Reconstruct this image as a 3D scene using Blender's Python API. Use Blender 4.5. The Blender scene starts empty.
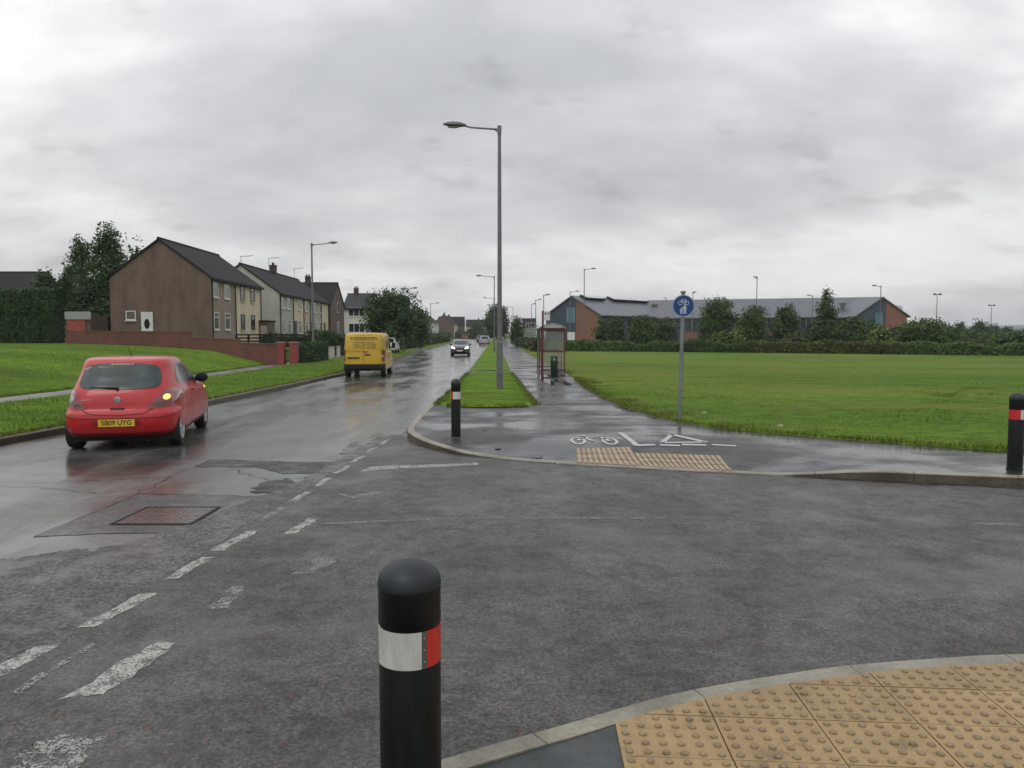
import bpy, bmesh, math, random
import numpy as np
from mathutils import Vector, Matrix, noise
R = math.radians
rnd = random.Random(7)
SC = bpy.context.scene
COL = SC.collection
PITCH = math.atan(49/770); EYE = 1.75
ROAD = -0.12

# ------------------------------------------------------------------ measuring: a picture point on the level z -> place on the ground
def gp(x, y, z=0.0):
    dx = (x-512)/770; dv = -(y-384)/770
    d = (dx, math.cos(PITCH)+dv*math.sin(PITCH), -math.sin(PITCH)+dv*math.cos(PITCH))
    t = (z-EYE)/d[2]
    return (d[0]*t, d[1]*t)
def pz(py, D): return EYE+D*math.tan(math.atan((384-py)/770)-PITCH)
def px_(px, D): return (px-512)/770*D
def sstep(a, b, v):
    t = min(1, max(0, (v-a)/(b-a))); return t*t*(3-2*t)
def lerp_tab(tab, v):
    if v <= tab[0][0]: return tab[0][1]
    for (a, x), (b, y) in zip(tab, tab[1:]):
        if v <= b: return x+(y-x)*(v-a)/(b-a)
    return tab[-1][1]
def rise(y): return 0.4*sstep(70, 200, y)

# ------------------------------------------------------------------ materials
MATS = {}
def nt(name):
    m = bpy.data.materials.new(name); m.use_nodes = True
    t = m.node_tree; b = t.nodes['Principled BSDF']
    return m, t, b
def N(t, typ, **kw):
    n = t.nodes.new(typ)
    for k, v in kw.items():
        if k.startswith('i_'):
            key = k[2:]
            key = int(key) if key.isdigit() else key.replace('_', ' ')
            n.inputs[key].default_value = v
        else: setattr(n, k, v)
    return n
def ramp(t, src, stops, interp='LINEAR'):
    r = t.nodes.new('ShaderNodeValToRGB'); r.color_ramp.interpolation = interp
    e = r.color_ramp.elements
    while len(e) < len(stops): e.new(0.5)
    for el, (p, c) in zip(e, stops):
        el.position = p
        el.color = (c, c, c, 1) if isinstance(c, (int, float)) else (*c, 1)
    t.links.new(src, r.inputs[0]); return r
def noise_n(t, scale, detail=4, rough=0.55, coord='Object', vec=None, sc=None):
    if vec is None:
        tc = t.nodes.new('ShaderNodeTexCoord'); vec = tc.outputs[coord]
    if sc is not None:
        mp = t.nodes.new('ShaderNodeMapping'); mp.inputs['Scale'].default_value = sc
        t.links.new(vec, mp.inputs[0]); vec = mp.outputs[0]
    n = N(t, 'ShaderNodeTexNoise', i_Scale=scale, i_Detail=detail, i_Roughness=rough)
    t.links.new(vec, n.inputs['Vector']); return n
def mix(t, fac, a, b, mode='MIX'):
    m = t.nodes.new('ShaderNodeMix'); m.data_type = 'RGBA'; m.blend_type = mode
    for s, v in ((0, fac), (6, a), (7, b)):
        if isinstance(v, bpy.types.NodeSocket): t.links.new(v, m.inputs[s])
        else: m.inputs[s].default_value = v if s == 0 else (*v, 1)
    return m.outputs[2]
def bump(t, b, h, strength=0.3, dist=0.02, prev=None):
    n = N(t, 'ShaderNodeBump', i_Strength=strength, i_Distance=dist)
    t.links.new(h, n.inputs['Height'])
    if prev is not None: t.links.new(prev.outputs[0], n.inputs['Normal'])
    t.links.new(n.outputs[0], b.inputs['Normal']); return n
def mat(name, c, rough=0.6, metal=0.0, var=0.12, scale=6.0, bmp=0.0, coat=0.0, emit=0.0, sc=None, alpha=1.0, trans=0.0):
    if name in MATS: return MATS[name]
    m, t, b = nt(name)
    n = noise_n(t, scale, sc=sc)
    lo = tuple(max(0, x*(1-var)) for x in c); hi = tuple(min(1, x*(1+var)) for x in c)
    r = ramp(t, n.outputs[0], [(0.3, lo), (0.7, hi)])
    t.links.new(r.outputs[0], b.inputs['Base Color'])
    b.inputs['Roughness'].default_value = rough; b.inputs['Metallic'].default_value = metal
    b.inputs['Coat Weight'].default_value = coat; b.inputs['Coat Roughness'].default_value = 0.05
    b.inputs['Transmission Weight'].default_value = trans
    b.inputs['Alpha'].default_value = alpha
    if emit:
        b.inputs['Emission Color'].default_value = (*c, 1); b.inputs['Emission Strength'].default_value = emit
    if bmp: bump(t, b, n.outputs[0], bmp, 0.01)
    MATS[name] = m; return m

def asphalt(name, dark, light, grain, rough_lo, rough_hi, wet_scale, specks=0.0, streak=None, wet_lo=0.4, wet_hi=0.62, gb=0.5, blot=0.35, mott=0.26):
    m, t, b = nt(name)
    tc = t.nodes.new('ShaderNodeTexCoord'); ob = tc.outputs['Object']
    g = noise_n(t, grain, 6, 0.75, vec=ob)
    g2 = N(t, 'ShaderNodeTexVoronoi', i_Scale=grain*1.1); t.links.new(ob, g2.inputs['Vector'])
    wet = noise_n(t, wet_scale, 5, 0.6, vec=ob, sc=streak)
    big = noise_n(t, 0.9, 4, 0.6, vec=ob)
    c = ramp(t, g.outputs[0], [(0.40, dark), (0.50, tuple(x*0.6+y*0.4 for x, y in zip(dark, light))), (0.62, light)])
    bl = ramp(t, big.outputs[0], [(0.40, 1-blot), (0.60, 1+blot*0.4)])
    col = mix(t, 1.0, c.outputs[0], bl.outputs[0], 'MULTIPLY')
    mid = noise_n(t, 5.5, 9, 0.72, vec=ob)
    md = ramp(t, mid.outputs[0], [(0.40, 1-mott), (0.50, 1.0), (0.62, 1+mott*0.55)])
    col = mix(t, 1.0, col, md.outputs[0], 'MULTIPLY')
    w = ramp(t, wet.outputs[0], [(wet_lo, 0.0), (wet_hi, 1.0)])
    col = mix(t, w.outputs[0], col, mix(t, 1.0, col, (0.72, 0.72, 0.74), 'MULTIPLY'))
    if specks:
        v = N(t, 'ShaderNodeTexVoronoi', i_Scale=22.0); t.links.new(ob, v.inputs['Vector'])
        k1 = ramp(t, v.outputs['Distance'], [(0.20, 1.0), (0.27, 0.0)])
        sep = t.nodes.new('ShaderNodeSeparateColor'); t.links.new(v.outputs['Color'], sep.inputs[0])
        k2 = ramp(t, sep.outputs[0], [(1-specks-0.01, 0.0), (1-specks, 1.0)])
        kk = N(t, 'ShaderNodeMath', operation='MULTIPLY')
        t.links.new(k1.outputs[0], kk.inputs[0]); t.links.new(k2.outputs[0], kk.inputs[1])
        cr = ramp(t, sep.outputs[1], [(0.3, (0.17, 0.055, 0.035)), (0.6, (0.08, 0.06, 0.04)), (0.9, (0.16, 0.13, 0.09))])
        col = mix(t, kk.outputs[0], col, cr.outputs[0])
    t.links.new(col, b.inputs['Base Color'])
    mr = N(t, 'ShaderNodeMapRange', i_1=0.0, i_2=1.0, i_3=rough_hi, i_4=rough_lo)
    t.links.new(w.outputs[0], mr.inputs[0]); t.links.new(mr.outputs[0], b.inputs['Roughness'])
    inv = N(t, 'ShaderNodeMapRange', i_1=0.0, i_2=1.0, i_3=gb, i_4=gb*0.22)
    t.links.new(w.outputs[0], inv.inputs[0])
    b1 = N(t, 'ShaderNodeBump', i_Distance=0.010); t.links.new(inv.outputs[0], b1.inputs['Strength'])
    t.links.new(g.outputs[0], b1.inputs['Height'])
    wv = noise_n(t, 2.2, 3, vec=ob)
    b2 = bump(t, b, wv.outputs[0], 0.25, 0.02, b1)
    b.inputs['Specular IOR Level'].default_value = 0.5
    MATS[name] = m; return m

M_road = asphalt('wet_road_asphalt', (0.078, 0.081, 0.073), (0.175, 0.178, 0.162), 60, 0.14, 0.32, 0.5, streak=(1.6, 0.35, 1), wet_lo=0.36, wet_hi=0.54, gb=0.4, blot=0.25)
M_side = asphalt('rough_damp_asphalt', (0.032, 0.031, 0.030), (0.165, 0.161, 0.153), 56, 0.36, 0.6, 0.8, specks=0.22, wet_lo=0.47, wet_hi=0.62, gb=1.3, blot=0.25, mott=0.38)
M_foot = asphalt('wet_footway_asphalt', (0.026, 0.0255, 0.025), (0.10, 0.098, 0.093), 60, 0.17, 0.55, 0.7, streak=(0.7, 0.9, 1), wet_lo=0.42, wet_hi=0.56, gb=0.5, blot=0.4)
M_nearfoot = asphalt('dark_green_grey_asphalt', (0.03, 0.038, 0.037), (0.07, 0.082, 0.08), 110, 0.3, 0.5, 0.8, gb=0.5)
M_coarse = asphalt('coarse_worn_asphalt', (0.007, 0.007, 0.007), (0.185, 0.18, 0.16), 32, 0.28, 0.55, 2.5, wet_lo=0.45, wet_hi=0.6, gb=1.0, blot=0.35)
M_lpath = asphalt('old_path_asphalt', (0.12, 0.118, 0.11), (0.22, 0.21, 0.195), 60, 0.25, 0.5, 0.8)

def kerb_mat(name, c1, c2):
    m, t, b = nt(name)
    n = noise_n(t, 30, 6, 0.7); n2 = noise_n(t, 1.7, 5, 0.65)
    a = ramp(t, n.outputs[0], [(0.3, c1), (0.7, c2)])
    d = ramp(t, n2.outputs[0], [(0.35, 0.6), (0.6, 1.05)])
    t.links.new(mix(t, 1.0, a.outputs[0], d.outputs[0], 'MULTIPLY'), b.inputs['Base Color'])
    b.inputs['Roughness'].default_value = 0.42
    bump(t, b, n.outputs[0], 0.3, 0.004)
    MATS[name] = m; return m
M_kerb = kerb_mat('concrete_kerb', (0.20, 0.185, 0.14), (0.33, 0.305, 0.235))
M_kerbface = kerb_mat('dark_brown_kerb_face', (0.05, 0.042, 0.028), (0.13, 0.11, 0.08))  # road-facing side of the kerbs, a darker brown than their tops
M_kerbold = kerb_mat('mossy_concrete_kerb', (0.035, 0.034, 0.028), (0.075, 0.072, 0.06))

def grass_mat(name, dark, mid, light, straw, straw_amt, fine=40, coarse=0.5):
    m, t, b = nt(name)
    tc = t.nodes.new('ShaderNodeTexCoord'); ob = tc.outputs['Object']
    n1 = noise_n(t, fine, 5, 0.75, vec=ob); n2 = noise_n(t, coarse, 6, 0.62, vec=ob, sc=(0.55, 1.5, 1)); n3 = noise_n(t, 3.0, 5, 0.7, vec=ob, sc=(0.7, 1.3, 1))
    c1 = ramp(t, n1.outputs[0], [(0.38, dark), (0.5, mid), (0.63, light)])
    c3 = ramp(t, n3.outputs[0], [(0.38, 0.66), (0.62, 1.18)])
    col = mix(t, 1.0, c1.outputs[0], c3.outputs[0], 'MULTIPLY')
    s = ramp(t, n2.outputs[0], [(0.45, 0.0), (0.62, straw_amt)])
    n4 = noise_n(t, coarse*0.45, 5, 0.6, vec=ob, sc=(0.5, 1.8, 1)); c4 = ramp(t, n4.outputs[0], [(0.40, 0.78), (0.6, 1.12)])
    col = mix(t, 1.0, col, c4.outputs[0], 'MULTIPLY')
    col = mix(t, s.outputs[0], col, straw)
    t.links.new(col, b.inputs['Base Color'])
    b.inputs['Roughness'].default_value = 0.85; b.inputs['Specular IOR Level'].default_value = 0.08
    bump(t, b, n1.outputs[0], 0.8, 0.03)
    MATS[name] = m; return m
M_field = grass_mat('field_grass', (0.05474, 0.1088, 0.01018), (0.09732, 0.176, 0.01471), (0.146, 0.2395, 0.02715), (0.1825, 0.1683, 0.0396), 0.55, fine=14, coarse=0.16)
M_verge = grass_mat('verge_grass', (0.06689, 0.136, 0.00792), (0.1192, 0.2201, 0.01244), (0.1763, 0.2913, 0.0249), (0.1581, 0.1812, 0.03394), 0.4)
M_bank = grass_mat('bank_grass', (0.06082, 0.1165, 0.00792), (0.1095, 0.1943, 0.01131), (0.1642, 0.259, 0.02262), (0.06082, 0.09711, 0.01697), 0.65, fine=20, coarse=0.35)

def blade_mat(name, a, b_, c):
    m, t, b = nt(name)
    g = t.nodes.new('ShaderNodeNewGeometry')
    r = ramp(t, g.outputs['Random Per Island'], [(0.0, a), (0.55, b_), (1.0, c)])
    n = noise_n(t, 0.9, 4, 0.6)
    d = ramp(t, n.outputs[0], [(0.35, 0.62), (0.65, 1.15)])
    t.links.new(mix(t, 1.0, r.outputs[0], d.outputs[0], 'MULTIPLY'), b.inputs['Base Color'])
    b.inputs['Roughness'].default_value = 0.6; b.inputs['Specular IOR Level'].default_value = 0.25
    MATS[name] = m; return m
M_blade = blade_mat('grass_blades', (0.06689, 0.136, 0.00792), (0.1192, 0.2201, 0.01244), (0.1825, 0.2979, 0.02828))
M_edgeblade = blade_mat('rough_edge_grass_blades', (0.06405, 0.0793, 0.01098), (0.1089, 0.1403, 0.01537), (0.2178, 0.1708, 0.0549))
M_leaf = {
 'dark':  blade_mat('dark_leaves', (0.02455, 0.04872, 0.0138), (0.04209, 0.0812, 0.01932), (0.07366, 0.1267, 0.03036)),
 'mid':   blade_mat('green_leaves', (0.03758, 0.0696, 0.01775), (0.06389, 0.1114, 0.02514), (0.109, 0.174, 0.03845)),
 'light': blade_mat('yellow_green_leaves', (0.06264, 0.09425, 0.01725), (0.1096, 0.1595, 0.02465), (0.1879, 0.2175, 0.03697)),
 'hedge': blade_mat('clipped_hedge_leaves', (0.01958, 0.0435, 0.0154), (0.03327, 0.0725, 0.02003), (0.05872, 0.1124, 0.03081)),
 'brown': blade_mat('brownish_hedge_leaves', (0.03445, 0.0435, 0.01232), (0.05951, 0.07975, 0.01725), (0.1253, 0.1232, 0.03451)),
 'grey':  blade_mat('blue_green_leaves', (0.025, 0.040, 0.026), (0.040, 0.060, 0.036), (0.06, 0.085, 0.05)),
}
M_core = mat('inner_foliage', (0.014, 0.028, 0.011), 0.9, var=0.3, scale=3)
M_bark = mat('bark', (0.055, 0.045, 0.035), 0.9, var=0.4, scale=12, bmp=0.5)

def paint_mat(name, c, lo, hi, scale=9):
    m, t, b = nt(name)
    tc = t.nodes.new('ShaderNodeTexCoord')
    n = noise_n(t, scale, 8, 0.75, vec=tc.outputs['Object'])
    n2 = noise_n(t, 62, 4, 0.7, vec=tc.outputs['Object'])
    c_ = ramp(t, n2.outputs[0], [(0.35, tuple(x*0.6 for x in c)), (0.6, c)])
    t.links.new(c_.outputs[0], b.inputs['Base Color'])
    s = N(t, 'ShaderNodeMath', operation='ADD'); h = N(t, 'ShaderNodeMath', operation='MULTIPLY', i_1=0.9)
    t.links.new(n2.outputs[0], h.inputs[0]); t.links.new(n.outputs[0], s.inputs[0]); t.links.new(h.outputs[0], s.inputs[1])
    a = ramp(t, s.outputs[0], [(lo, 0.0), (hi, 1.0)])
    t.links.new(a.outputs[0], b.inputs['Alpha'])
    b.inputs['Roughness'].default_value = 0.42
    MATS[name] = m; return m
M_paint = paint_mat('worn_white_road_paint', (0.42, 0.42, 0.38), 0.84, 1.0)
M_paintf = paint_mat('very_worn_white_road_paint', (0.30, 0.30, 0.275), 0.93, 1.08)
M_paintg = paint_mat('white_path_paint', (0.50, 0.50, 0.48), 0.55, 0.72, 5)
M_ghost = paint_mat('ghost_road_paint', (0.16, 0.16, 0.155), 0.88, 1.08, 4)

def render_wall(name, c, stain=0.3, brick=False, mortar=(0.2, 0.19, 0.17), bs=4.4):
    m, t, b = nt(name)
    tc = t.nodes.new('ShaderNodeTexCoord')
    n = noise_n(t, 1.1, 6, 0.65, vec=tc.outputs['Object'], sc=(1, 1, 0.45)); f = noise_n(t, 45, 4, 0.7, vec=tc.outputs['Object'])
    d = ramp(t, n.outputs[0], [(0.32, 1-stain), (0.58, 1.05)])
    f2 = ramp(t, f.outputs[0], [(0.3, 0.86), (0.7, 1.1)])
    if brick:
        sx = t.nodes.new('ShaderNodeSeparateXYZ'); t.links.new(tc.outputs['Object'], sx.inputs[0])
        ad = N(t, 'ShaderNodeMath', operation='ADD'); t.links.new(sx.outputs[0], ad.inputs[0]); t.links.new(sx.outputs[1], ad.inputs[1])
        cb = t.nodes.new('ShaderNodeCombineXYZ'); t.links.new(ad.outputs[0], cb.inputs[0]); t.links.new(sx.outputs[2], cb.inputs[1])
        br = N(t, 'ShaderNodeTexBrick', i_Scale=bs); t.links.new(cb.outputs[0], br.inputs['Vector'])
        br.inputs['Color1'].default_value = (*c, 1); br.inputs['Color2'].default_value = (*[x*0.7 for x in c], 1); br.inputs['Mortar'].default_value = (*mortar, 1)
        br.inputs['Mortar Size'].default_value = 0.02
        base = br.outputs[0]
        col = mix(t, 1.0, base, d.outputs[0], 'MULTIPLY')
    else:
        col = mix(t, 1.0, c, d.outputs[0], 'MULTIPLY')
    col = mix(t, 1.0, col, f2.outputs[0], 'MULTIPLY')
    t.links.new(col, b.inputs['Base Color']); b.inputs['Roughness'].default_value = 0.8
    bump(t, b, f.outputs[0], 0.3, 0.01)
    MATS[name] = m; return m
M_brownharl = render_wall('brown_pebbledash', (0.150, 0.100, 0.077), 0.42)
M_brownfront = render_wall('tan_render', (0.28, 0.215, 0.17), 0.22)
M_cream = render_wall('cream_render', (0.62, 0.53, 0.39), 0.18)
M_grey = render_wall('grey_green_render', (0.40, 0.40, 0.36), 0.22)
M_white = render_wall('white_render', (0.60, 0.60, 0.57), 0.15)
M_peach = render_wall('peach_render', (0.50, 0.40, 0.27), 0.15)
M_brick = render_wall('brown_brick', (0.125, 0.062, 0.047), 0.25, True)
M_chim = render_wall('sooty_chimney', (0.05, 0.036, 0.03), 0.3)
M_redbrick = render_wall('red_brick', (0.165, 0.055, 0.038), 0.3, True, (0.16, 0.10, 0.08))
M_schoolbrick = render_wall('school_red_brick', (0.27, 0.09, 0.055), 0.15, True)
M_cladding = mat('dark_blue_grey_cladding', (0.036, 0.054, 0.082), 0.5, var=0.3, scale=0.8, sc=(6, 6, 0.2))
M_schoolroof = mat('grey_metal_roof', (0.125, 0.133, 0.15), 0.45, var=0.12, scale=0.7, sc=(1, 5, 1))
M_redwood = mat('faded_red_door', (0.30, 0.065, 0.045), 0.5, var=0.2)

def tile_roof(name, c):
    m, t, b = nt(name)
    tc = t.nodes.new('ShaderNodeTexCoord')
    w = N(t, 'ShaderNodeTexWave', i_Scale=1.3, i_Distortion=0.4, i_Detail=2.0); w.bands_direction = 'Z'; w.wave_profile = 'SAW'
    t.links.new(tc.outputs['Object'], w.inputs['Vector'])
    n = noise_n(t, 1.2, 6, 0.7, vec=tc.outputs['Object'])
    a = ramp(t, w.outputs[0], [(0.0, 0.8), (0.9, 1.05), (1.0, 0.55)]); d = ramp(t, n.outputs[0], [(0.3, 0.7), (0.7, 1.2)])
    col = mix(t, 1.0, mix(t, 1.0, c, a.outputs[0], 'MULTIPLY'), d.outputs[0], 'MULTIPLY')
    t.links.new(col, b.inputs['Base Color']); b.inputs['Roughness'].default_value = 0.7; b.inputs['Specular IOR Level'].default_value = 0.2
    bump(t, b, w.outputs[0], 0.4, 0.03)
    MATS[name] = m; return m
M_roof = tile_roof('dark_wet_roof_tiles', (0.019, 0.017, 0.018))
M_roof2 = tile_roof('grey_roof_tiles', (0.055, 0.055, 0.06))

M_wframe = mat('white_upvc', (0.62, 0.62, 0.60), 0.4, var=0.05)
M_dframe = mat('dark_brown_frame', (0.05, 0.035, 0.026), 0.5)
M_glass = mat('dark_window_glass', (0.025, 0.03, 0.032), 0.08, var=0.3, scale=2)
M_curtain = mat('curtained_glass', (0.13, 0.125, 0.11), 0.15, var=0.5, scale=3)
M_galv = mat('galvanised_steel', (0.23, 0.24, 0.25), 0.42, 0.6, var=0.2, scale=5)
M_galvd = mat('grey_painted_steel', (0.15, 0.155, 0.165), 0.4, 0.4, var=0.15, scale=3)
M_lamp = mat('lantern_grey', (0.11, 0.115, 0.125), 0.4, 0.2)
M_lens = mat('lantern_lens', (0.28, 0.29, 0.3), 0.2)
M_black = mat('black_plastic', (0.0055, 0.0075, 0.008), 0.4, var=0.75, scale=14, bmp=0.12, sc=(1, 1, 0.25))
for _k in ('black_plastic',): MATS[_k].node_tree.nodes['Principled BSDF'].inputs['Specular IOR Level'].default_value = 0.28
M_cap = mat('black_bollard_cap', (0.009, 0.014, 0.016), 0.5, var=0.35, scale=6, bmp=0.05)
M_refw = mat('white_reflective_band', (0.50, 0.52, 0.47), 0.35, var=0.16, scale=22, sc=(1, 1, 0.4))
M_refr = mat('red_reflective_band', (0.55, 0.022, 0.02), 0.3, var=0.08, scale=10)
M_clamp = mat('grey_green_band_clamp', (0.09, 0.10, 0.075), 0.5, var=0.2)
M_maroon = mat('maroon_painted_steel', (0.11, 0.026, 0.028), 0.35, var=0.2)
M_tyre = mat('tyre_rubber', (0.012, 0.012, 0.013), 0.7, var=0.2)
M_alloy = mat('silver_wheel', (0.42, 0.43, 0.45), 0.35, 0.5, var=0.1)
M_under = mat('dark_underbody', (0.008, 0.008, 0.009), 0.8)
M_carglass = mat('car_glass', (0.045, 0.062, 0.06), 0.12, var=0.5, scale=2.4)
M_carglass2 = mat('dark_car_glass', (0.012, 0.014, 0.017), 0.06, var=0.3, scale=2)
M_redcar = mat('red_car_paint', (0.44, 0.005, 0.009), 0.38, var=0.05, coat=0.45)
M_yellow = mat('yellow_van_paint', (0.52, 0.33, 0.018), 0.42, var=0.07, scale=1.2, coat=0.3)
M_whitecar = mat('white_car_paint', (0.62, 0.63, 0.64), 0.3, var=0.04, coat=0.8)
M_darkcar = mat('dark_grey_car_paint', (0.030, 0.030, 0.036), 0.25, var=0.05, coat=1.0)
M_bluecar = mat('pale_blue_grey_car_paint', (0.22, 0.25, 0.30), 0.3, var=0.04, coat=0.8)
M_seam = mat('panel_seam', (0.03, 0.004, 0.005), 0.6)
M_taillamp = mat('tail_lamp_red', (0.20, 0.006, 0.010), 0.15, coat=1.0)
M_lampclear = mat('tail_lamp_clear', (0.42, 0.33, 0.33), 0.15, coat=1.0)
M_lampsmoke = mat('tail_lamp_smoked', (0.06, 0.028, 0.028), 0.15, coat=1.0)
M_indic = mat('lit_indicator', (1.0, 0.42, 0.12), 0.3, emit=1.8, var=0.02)
M_head = mat('lit_headlamp', (0.95, 0.97, 1.0), 0.3, emit=1.5, var=0.02)
M_plate_y = mat('yellow_number_plate', (0.62, 0.42, 0.03), 0.4, var=0.03)
M_plate_w = mat('white_number_plate', (0.6, 0.6, 0.58), 0.4, var=0.03)
M_ink = mat('black_lettering', (0.012, 0.012, 0.012), 0.5)
M_ink2 = mat('dark_blue_lettering', (0.03, 0.025, 0.02), 0.5)
M_chrome = mat('chrome', (0.55, 0.55, 0.56), 0.18, 0.9)
M_blue = mat('blue_traffic_sign', (0.004, 0.045, 0.18), 0.4, var=0.06)
M_signw = mat('white_sign_symbol', (0.45, 0.5, 0.58), 0.4, var=0.03)
M_bin = mat('dark_green_bin', (0.006, 0.022, 0.015), 0.4)
M_iron = mat('cast_iron', (0.060, 0.045, 0.038), 0.13, 0.1, var=0.5, scale=25, bmp=0.3)
M_hill = mat('hazy_hill', (0.10, 0.14, 0.13), 0.9, var=0.1, scale=0.01)
M_water = mat('puddle_water', (0.012, 0.012, 0.012), 0.03, var=0.1)

def clear_glass():
    m, t, b = nt('clear_shelter_glazing')
    n = noise_n(t, 3)
    r = ramp(t, n.outputs[0], [(0.3, (0.30, 0.33, 0.27)), (0.7, (0.42, 0.44, 0.38))])
    t.links.new(r.outputs[0], b.inputs['Base Color'])
    b.inputs['Roughness'].default_value = 0.15; b.inputs['Alpha'].default_value = 0.22
    MATS['g'] = m; return m
M_shglass = clear_glass()
M_shroof = mat('white_shelter_roof', (0.42, 0.45, 0.47), 0.4)

def tactile_mat(name, a, b_):
    m, t, b = nt(name)
    tc = t.nodes.new('ShaderNodeTexCoord')
    n = noise_n(t, 2.5, 6, 0.7, vec=tc.outputs['Object']); f = noise_n(t, 90, 4, 0.7, vec=tc.outputs['Object'])
    c = ramp(t, n.outputs[0], [(0.3, a), (0.7, b_)]); d = ramp(t, f.outputs[0], [(0.3, 0.82), (0.7, 1.12)])
    g_ = t.nodes.new('ShaderNodeNewGeometry'); ri = ramp(t, g_.outputs['Random Per Island'], [(0.0, 0.86), (1.0, 1.1)])
    st = noise_n(t, 7, 7, 0.75, vec=tc.outputs['Object']); sr = ramp(t, st.outputs[0], [(0.36, 0.62), (0.47, 1.0)])
    cc_ = mix(t, 1.0, mix(t, 1.0, c.outputs[0], d.outputs[0], 'MULTIPLY'), ri.outputs[0], 'MULTIPLY')
    t.links.new(mix(t, 1.0, cc_, sr.outputs[0], 'MULTIPLY'), b.inputs['Base Color'])
    b.inputs['Roughness'].default_value = 0.48; bump(t, b, f.outputs[0], 0.3, 0.003)
    MATS[name] = m; return m
M_blister = tactile_mat('buff_blister_slab', (0.29, 0.188, 0.083), (0.39, 0.268, 0.122))
M_dome = tactile_mat('shaded_blister_top', (0.22, 0.155, 0.08), (0.30, 0.215, 0.115))  # domes darker than the slabs, their shading put into the colour
M_joint = mat('dark_joint_sand', (0.04, 0.03, 0.02), 0.8)
M_ladder = tactile_mat('buff_ladder_slab', (0.20, 0.125, 0.065), (0.28, 0.19, 0.10))
M_ladderrib = tactile_mat('buff_ladder_rib', (0.34, 0.265, 0.17), (0.42, 0.34, 0.23))

# ------------------------------------------------------------------ mesh builder
class MB:
    def __init__(s): s.v = []; s.f = []; s.m = []
    def add(s, vs, fs, mi=0):
        o = len(s.v); s.v += [tuple(x) for x in vs]; s.f += [tuple(o+i for i in f) for f in fs]; s.m += [mi]*len(fs); return s
    def box(s, x0, x1, y0, y1, z0, z1, mi=0, M=None):
        vs = [(x, y, z) for z in (z0, z1) for y in (y0, y1) for x in (x0, x1)]
        if M is not None: vs = [tuple(M @ Vector(v)) for v in vs]
        return s.add(vs, [(0, 2, 3, 1), (4, 5, 7, 6), (0, 1, 5, 4), (2, 6, 7, 3), (0, 4, 6, 2), (1, 3, 7, 5)], mi)
    def tube(s, pts, rad, seg=10, mi=0, cap=True):
        pts = [Vector(p) for p in pts]
        if not isinstance(rad, (list, tuple)): rad = [rad]*len(pts)
        rings = []
        for i, p in enumerate(pts):
            d = (pts[min(i+1, len(pts)-1)]-pts[max(i-1, 0)]).normalized()
            u = d.cross(Vector((0.31, 0.9, 0.17))).normalized(); w = d.cross(u)
            rings.append([p+(u*math.cos(a)+w*math.sin(a))*rad[i] for a in [2*math.pi*k/seg for k in range(seg)]])
        vs = [v for r in rings for v in r]; fs = []
        for i in range(len(pts)-1):
            for k in range(seg):
                a, b = i*seg+k, i*seg+(k+1) % seg
                fs.append((a, b, b+seg, a+seg))
        if cap: fs.append(tuple(range(seg))[::-1]); fs.append(tuple(range((len(pts)-1)*seg, len(pts)*seg)))
        return s.add(vs, fs, mi)
    def lathe(s, prof, seg=32, mi=0, M=None, cap=True):
        vs = []; fs = []
        for (r, z) in prof:
            for k in range(seg):
                a = 2*math.pi*k/seg; v = Vector((r*math.cos(a), r*math.sin(a), z))
                vs.append(M @ v if M is not None else v)
        for i in range(len(prof)-1):
            for k in range(seg):
                a, b = i*seg+k, i*seg+(k+1) % seg
                fs.append((a, b, b+seg, a+seg))
        if cap: fs.append(tuple(range(seg))[::-1]); fs.append(tuple(range((len(prof)-1)*seg, len(prof)*seg)))
        return s.add(vs, fs, mi)
    def poly(s, pts, z0, z1, mi=0):      # prism over an outline in x, y
        n = len(pts)
        vs = [(x, y, z0) for x, y in pts]+[(x, y, z1) for x, y in pts]
        fs = [tuple(range(n))[::-1], tuple(range(n, 2*n))]+[(i, (i+1) % n, n+(i+1) % n, n+i) for i in range(n)]
        return s.add(vs, fs, mi)
    def build(s, name, mats, parent=None, smooth=False, loc=None):
        me = bpy.data.meshes.new(name); me.from_pydata(s.v, [], s.f)
        if not isinstance(mats, (list, tuple)): mats = [mats]
        for m in mats: me.materials.append(m)
        if len(mats) > 1: me.polygons.foreach_set('material_index', s.m)
        me.update()
        bm = bmesh.new(); bm.from_mesh(me); bmesh.ops.recalc_face_normals(bm, faces=bm.faces); bm.to_mesh(me); bm.free()
        if smooth:
            me.polygons.foreach_set('use_smooth', [True]*len(me.polygons))
            try: me.set_sharp_from_angle(angle=R(35))
            except Exception: pass
        o = bpy.data.objects.new(name, me); COL.objects.link(o)
        if parent is not None: o.parent = parent
        if loc is not None: o.location = loc
        return o
def tag(o, label=None, cat=None, group=None, kind=None):
    if label: o['label'] = label
    if cat: o['category'] = cat
    if group: o['group'] = group
    if kind: o['kind'] = kind
    return o
def thing(name, label, cat, loc, rz=0, group=None):
    o = bpy.data.objects.new(name, None); COL.objects.link(o); o.empty_display_size = 0.3
    o.location = loc; o.rotation_euler = (0, 0, rz)
    return tag(o, label, cat, group)
def copy_tree(o, parent=None):
    c = o.copy(); COL.objects.link(c)
    if parent is not None: c.parent = parent
    for ch in list(o.children): copy_tree(ch, c)
    return c

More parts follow.
